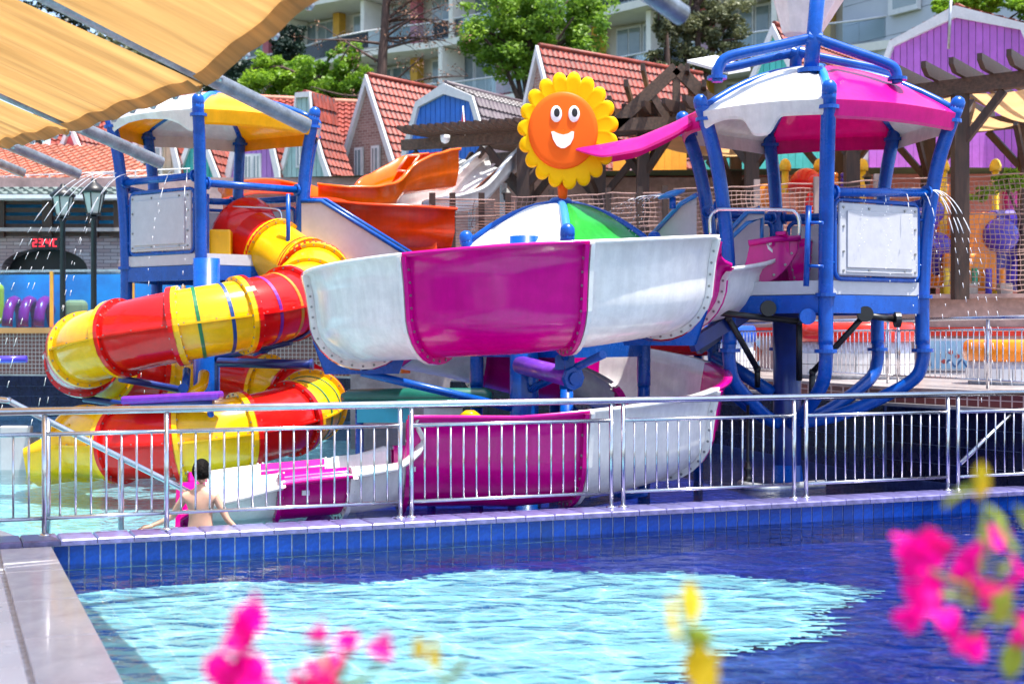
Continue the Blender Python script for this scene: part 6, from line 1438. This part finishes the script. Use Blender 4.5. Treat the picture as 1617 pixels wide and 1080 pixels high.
# ================================================================= SHADE SAIL
E = [V(.86, 7.2, 3.27), P(485, 200, 10.9), P(255, 258, 13.1), P(125, 276, 15.3), P(38, 274, 17.5), P(-70, 276, 19.8)]
DT = V(-.76, -.65, .33)
ss = thing('shade_structure', E[1]+V(0, 0, -3.3), 'tan pleated shade sail strips on grey steel tubes at the upper left', 'shade sail')
for i, e in enumerate(E):
    m_ = MB(); m_.tube([e, e+DT*9], .058 if i else .055, 16); m_.build('support_tube', M['galv'], ss)
dv_ = (E[1]-E[0]).normalized()
for i in range(len(E)-1):
    a, b = E[i], E[i+1]; rows = []; nU, nT = 60, 44; fr0 = .86
    for j in range(nT+1):
        t_ = fr0+8.0*j/nT; rw = []
        for k in range(nU+1):
            u = k/nU; uu = lerp(.015+.055*(t_-fr0) if i else .01, .985, u)
            sag = .02*math.sin(PI*u)+.014*math.sin(u*PI*7+i)+min(1, .2+j/8)*(.014*math.sin(u*31+t_*.9+2*math.sin(t_*.7))+.010*math.sin(u*57-t_*1.1))
            scal = .02*math.sin(PI*u)**2*(1-j/nT)
            p = lerp(a, b, uu)+DT*(t_+scal+(.5*(1-uu) if i == 0 else 0))+V(0, 0, -.04-sag*(.6+.4*math.sin(PI*min(1, j/nT+.2)))); rw.append(p)
        rows.append(rw)
    m_ = MB(); m_.grid(rows, flip=True); f_ = m_.build('sail_strip', M['fabric'], ss)
    # hem with rings
    hem = [[p+V(0, 0, -.0) for p in rows[0]], [p+DT*.0+V(0, 0, -.055)+DT*.02 for p in rows[0]], [p+DT*.13+V(0, 0, -.03) for p in rows[0]]]
    m_ = MB(); m_.grid(hem); m_.build('hem', M['fabric'], f_)
    for k in range(2, nU, 9):
        m_ = MB(); q = rows[0][k]; m_.lathe(q+V(0, 0, -.03), [(.016, -.03), (.034, 0), (.016, .03)], 8); m_.build('eyelet', M['galv'], f_)
# row beam and a post far left, outside the picture
m_ = MB(); m_.tube([E[0]+DT*8.8, E[-1]+DT*8.8], .08, 12); m_.build('row_beam', M['galv'], ss)
for i in (0, 2, 4): m_ = MB(); q = E[i]+DT*8.6; m_.tube([V(q.x, q.y, -1.6), q], .09, 12); m_.build('mast', M['galv'], ss)

# ================================================================= BOY
by = thing('person', P(316, 830, 12.75)+V(0, 0, -.5), 'boy with dark hair and bare back standing in the water behind the railing', 'person')
BY = 12.66; O = P(317, 0, BY); O.z = -.78
def body():
    me = bpy.data.meshes.new('body'); vs = []; es = []; rs = []
    def add(p, r, par=None):
        vs.append(tuple(O+V(*p)-Vector(by.location))); rs.append(r if isinstance(r, tuple) else (r, r)); i = len(vs)-1
        if par is not None: es.append((par, i))
        return i
    pel = add((0, 0, .70), (.115, .085)); ab = add((0, -.005, .80), (.105, .075), pel); ch = add((0, 0, .92), (.125, .085), ab); up = add((0, -.01, 1.01), (.12, .075), ch); nk = add((.0, -.005, 1.075), (.048, .048), up); n2 = add((.002, .005, 1.12), (.045, .045), nk)
    for s, A in ((-1, [(.135, -.01, 1.00, .045), (.215, .02, .89, .036), (.26, .04, .815, .030), (.37, .03, .765, .026), (.45, .0, .735, .02)]), (1, [(.135, -.01, 1.00, .045), (.20, -.02, .88, .036), (.24, -.03, .80, .030), (.32, -.01, .71, .026), (.38, .0, .645, .02)])):
        p = up
        for x, y, z, r in A: p = add((s*x, y, z), r, p)
    for s in (-1, 1):
        h = add((s*.065, 0, .62), (.075, .075), pel); k = add((s*.075, .02, .36), .05, h); a = add((s*.075, -.01, .09), .034, k); add((s*.08, .10, .035), .028, a)
    me.from_pydata(vs, es, []); o = bpy.data.objects.new('body', me); COL.objects.link(o); o.parent = by
    sk = o.modifiers.new('skin', 'SKIN'); 
    for i, r in enumerate(rs): me.skin_vertices[0].data[i].radius = r
    me.skin_vertices[0].data[0].use_root = True; sk.use_smooth_shade = True
    sb_ = o.modifiers.new('sub', 'SUBSURF'); sb_.levels = sb_.render_levels = 2
    me.materials.append(M['skin']); return o
bpy.context.view_layer.update()
body()
def hand(wr, d, up_, s):                                # palm with five bent fingers
    d = d.normalized(); side = d.cross(up_).normalized(); 
    m_ = MB(); m_.tube([wr-d*.03, wr, wr+d*.025, wr+d*.055, wr+d*.07], [.019, .019, .025, .027, .018], 10)
    for k, ln in enumerate((.050, .056, .053, .042)):
        b0 = wr+d*.062+side*(.019-.0125*k); m_.tube([b0, b0+d*ln*.45+side*(.004*(1.5-k)), b0+d*ln*.8-up_*.006+side*(.006*(1.5-k)), b0+d*ln*1.05-up_*.016+side*(.007*(1.5-k))], [.0082, .0075, .007, .005], 7)
    b0 = wr+d*.02+side*.022*s; m_.tube([b0, b0+d*.02+side*.02*s, b0+d*.042+side*.027*s], [.0095, .0085, .006], 7)
    m_.build('hand', M['skin'], by)
hand(O+V(-.455, 0, .732), V(-.9, -.1, -.25), V(0, -.3, 1), 1); hand(O+V(.385, 0, .64), V(.55, .0, -.8), V(.8, -.1, .5), -1)
# head: rounded skull with face turned away
HC = O+V(.004, .012, 1.215)
def headpt(th, ph, s=1.0):
    x = math.cos(th)*math.cos(ph); y = math.sin(th)*math.cos(ph); z = math.sin(ph)
    rx, ry, rz = .073, .090, .105
    p = V(x*rx, y*ry, z*rz)
    if z < 0: p.x *= 1+.28*z; p.y = p.y*(1+.1*z)+.012*-z
    if y < 0 and z < -.3: p.y *= .75
    return HC+p*s
rows = [[headpt(2*PI*k/28, R(-88+176*j/18)) for k in range(28)] for j in range(19)]
m_ = MB(); m_.grid(rows, closed_u=True); hd_ = m_.build('head', M['skin'], by)
m_ = MB()                                               # nose, lips on the far side, ears at the sides
m_.tube([HC+V(0, .088, .02), HC+V(0, .104, -.015), HC+V(0, .09, -.028)], [.006, .012, .008], 8); m_.tube([HC+V(-.02, .088, -.052), HC+V(0, .093, -.05), HC+V(.02, .088, -.052)], [.003, .007, .003], 6); m_.build('nose_and_mouth', M['skin'], hd_)
for s in (-1, 1):
    m_ = MB(); m_.lathe(HC+V(s*.076, .0, -.008), [(.001, -.006), (.014, -.004), (.02, .0), (.016, .006), (.008, .005)], 12, axis=(s, -.35, .1)); o = m_.build('ear', M['skin'], hd_); 
    m_ = MB(); m_.lathe(HC+V(s*.028, .083, .012), [(.001, -.006), (.01, -.003), (.011, .003), (.001, .008)], 10, axis=(0, 1, 0)); m_.build('eye', M['white_flat'], hd_)
m_ = MB(); rh_ = random.Random(5); rows = []
for j in range(12):
    ph = R(-32+122*j/11); rw = []
    for k in range(40):
        th = 2*PI*k/40; front = max(0, math.sin(th)); low = R(-32)+R(62)*front**.7+R(8)*max(0, abs(math.cos(th)))**3
        p2 = lerp(low, R(90), j/11); rw.append(headpt(th, p2, 1.085+.012*rh_.uniform(-1, 1)+.02*math.sin(th*9+j)*(.4)+.06*max(0, math.sin(p2))**3))
    rows.append(rw)
m_.grid(rows, closed_u=True); 
for _ in range(700):
    th = rh_.uniform(0, 2*PI); ph = rh_.uniform(R(-25) if math.sin(th) < .2 else R(30), R(88)); q = headpt(th, ph, 1.09); q2 = headpt(th+rh_.uniform(-.2, .2), ph-rh_.uniform(.05, .35), 1.13+rh_.uniform(0, .05)); m_.tube([q, q2], [.0035, .001], 3)
m_.build('hair', M['hair'], hd_)
m_ = MB(); m_.lathe(O+V(0, 0, .50), [(.15, .0), (.155, .1), (.135, .22)], 18); m_.build('swim_shorts', M['navy'], by)

# ================================================================= FOREGROUND BOUGAINVILLEA (out of focus, near the lens)
def bract(m_, c, s, rnd, ax=None):
    ax = (ax or V(rnd.gauss(0, 1), -abs(rnd.gauss(0, 1)), rnd.gauss(0, 1))).normalized(); x = ax.orthogonal().normalized(); y = ax.cross(x); a0 = rnd.uniform(0, 6)
    for k in range(3):
        a = a0+2*PI*k/3; o_ = x*math.cos(a)+y*math.sin(a); sd = ax.cross(o_); rows = []
        for j in range(6):
            t = j/5; wd = math.sin(PI*min(1, t*.93+.04))**.7*.5*s; up = ax*(.35*math.sin(t*2.2))*s
            rows.append([c+o_*t*s+up+sd*wd*q+ax*(.10*s*q*q) for q in (-1, -.5, 0, .5, 1)])
        m_.grid(rows)
def leaf(m_, c, d, s, rnd):
    d = d.normalized(); sd = d.cross(V(rnd.gauss(0, 1), rnd.gauss(0, .6), rnd.gauss(0, 1))).normalized(); n = sd.cross(d); rows = []
    for j in range(7):
        t = j/6; wd = math.sin(PI*min(1, t*.95+.03))**.8*.30*s; rows.append([c+d*t*s+sd*wd*q+n*(.12*s*abs(q)-.15*s*t*t) for q in (-1, -.5, 0, .5, 1)])
    m_.grid(rows)
def flowers(name, label, base, stems, items, seed, group='bougainvillea sprays in the near foreground'):
    rnd = random.Random(seed); t = thing(name, base, label, 'flower', group)
    for st_ in stems:
        m_ = MB(); pts = catmull(st_, 5); m_.tube(pts, [lerp(.006, .002, i/(len(pts)-1)) for i in range(len(pts))], 6); m_.build('stem', M['fleaf'], t)
    for kind, px, py, Y, s in items:
        m_ = MB(); c = P(px, py, Y); s *= (1.08 if px > 1300 else 1.6)*(1.25 if kind == 'y' else 1)
        if kind in 'bd': bract(m_, c, s, rnd); m_.build('bract', M['bract'] if kind == 'b' else M['bract2'], t)
        elif kind == 'l': leaf(m_, c, V(rnd.uniform(-1, 1), rnd.uniform(-.5, .5), rnd.uniform(-1, 1)), s, rnd); m_.build('leaf', M['fleaf'], t)
        else: leaf(m_, c, V(rnd.uniform(-.4, .4), rnd.uniform(-.3, .3), 1), s, rnd); m_.build('leaf', M['yleaf'], t)
YF = 2.2
it = []
rf = random.Random(21)
for px, py, n, sp, s in ((1440, 878, 3, 10, .032), (1468, 868, 3, 12, .030), (1455, 940, 3, 10, .030), (1440, 962, 2, 8, .028), (1524, 870, 3, 7, .028), (1530, 900, 2, 8, .028), (1572, 850, 2, 8, .022), (1490, 985, 3, 12, .022), (1560, 925, 3, 12, .026), (1535, 1010, 3, 9, .026), (1600, 900, 2, 8, .026), (1612, 985, 2, 8, .03)):
    for _ in range(n): it.append(('b' if rf.random() < .8 else 'd', px+rf.uniform(-sp, sp), py+rf.uniform(-sp, sp), YF+rf.uniform(-.1, .1), s))
for px, py, s in ((1545, 770, .055), (1560, 850, .06), (1590, 880, .05), (1552, 800, .05), (1600, 800, .05), (1540, 960, .05), (1575, 960, .045), (1600, 930, .06), (1530, 945, .04), (1580, 830, .05), (1612, 870, .06), (1610, 1010, .06), (1560, 975, .04)): it.append(('l', px, py, YF+rf.uniform(-.1, .1), s))
for px, py in ((1545, 790), (1552, 770), (1520, 945)): it.append(('y', px, py, YF, .03))
bs = V(1.45, 2.2, -.02)
flowers('bougainvillea', 'blurred magenta bougainvillea with green leaves at the right edge of the foreground', bs, [[bs, V(1.5, 2.2, .7), P(1625, 1000, YF), P(1575, 900, YF), P(1545, 760, YF)], [P(1600, 950, YF), P(1560, 940, YF), P(1470, 900, YF), P(1445, 870, YF)], [P(1600, 960, YF), P(1550, 980, YF), P(1535, 1010, YF)]], it, 1)
YG = 2.0; it = []
for px, py, n, sp, s in ((392, 965, 2, 4, .017), (398, 985, 2, 4, .018), (375, 1008, 2, 6, .016), (375, 1060, 3, 12, .028), (400, 1080, 3, 12, .03)):
    for _ in range(n): it.append(('b', px+rf.uniform(-sp, sp), py+rf.uniform(-sp, sp), YG+rf.uniform(-.05, .05), s))
bs = V(-.38, 2.0, -.02)
flowers('bougainvillea', 'blurred magenta bougainvillea at the bottom left of centre, leftmost of the low flowers', bs, [[bs, V(-.37, 2.0, .8), P(390, 1100, YG), P(372, 1030, YG), P(395, 960, YG)]], it, 2)
it = []
for px, py, n, sp, s in ((501, 997, 2, 2, .012), (549, 1016, 2, 2, .012), (606, 1021, 2, 3, .013), (515, 1072, 3, 10, .022), (475, 1085, 2, 8, .02)):
    for _ in range(n): it.append(('b' if py < 1050 else 'd', px+rf.uniform(-sp, sp), py+rf.uniform(-sp, sp), YG+rf.uniform(-.05, .05), s))
bs = V(-.25, 2.0, -.02)
flowers('bougainvillea', 'three tiny blurred pink bougainvillea buds above a red bloom at the bottom', bs, [[bs, V(-.25, 2.0, .8), P(520, 1100, YG), P(505, 1030, YG), P(501, 1000, YG)], [P(520, 1100, YG), P(545, 1050, YG), P(549, 1018, YG)], [P(520, 1100, YG), P(590, 1060, YG), P(606, 1022, YG)]], it, 3)
bs = V(-.1, 2.0, -.02)
flowers('yellow_sprig', 'blurred yellow leaf beside the pink buds at the bottom', bs, [[bs, V(-.1, 2.0, .8), P(700, 1110, YG), P(690, 1060, YG)]], [('y', 668, 1045, YG, .020), ('y', 676, 1052, YG, .022), ('y', 684, 1060, YG-.02, .02), ('l', 700, 1075, YG, .03)], 4, 'yellow green sprigs in the near foreground')
bs = V(.25, 1.9, -.02)
flowers('yellow_sprig', 'blurred yellow green sprig right of the middle at the bottom', bs, [[bs, V(.25, 1.9, .8), P(1110, 1120, YG-.1), P(1090, 1020, YG-.1), P(1085, 940, YG-.1)]], [('y', 1085, 985, YG-.1, .03), ('y', 1078, 1010, YG-.12, .03), ('l', 1075, 1000, YG-.1, .03), ('y', 1112, 1090, YG-.1, .035), ('y', 1120, 1095, YG-.1, .04), ('y', 1108, 1100, YG-.12, .035)], 5, 'yellow green sprigs in the near foreground')
# planter they grow from
m_ = MB(); m_.box((.5, 2.1, .14), (2.6, .5, .24)); o = m_.build('planter', M['roofbrick'], origin=(.5, 2.1, .02)); bevel(o, .03); tag(o, 'long terracotta planter below the foreground flowers', 'planter')

# render settings
sc.render.engine = 'CYCLES'
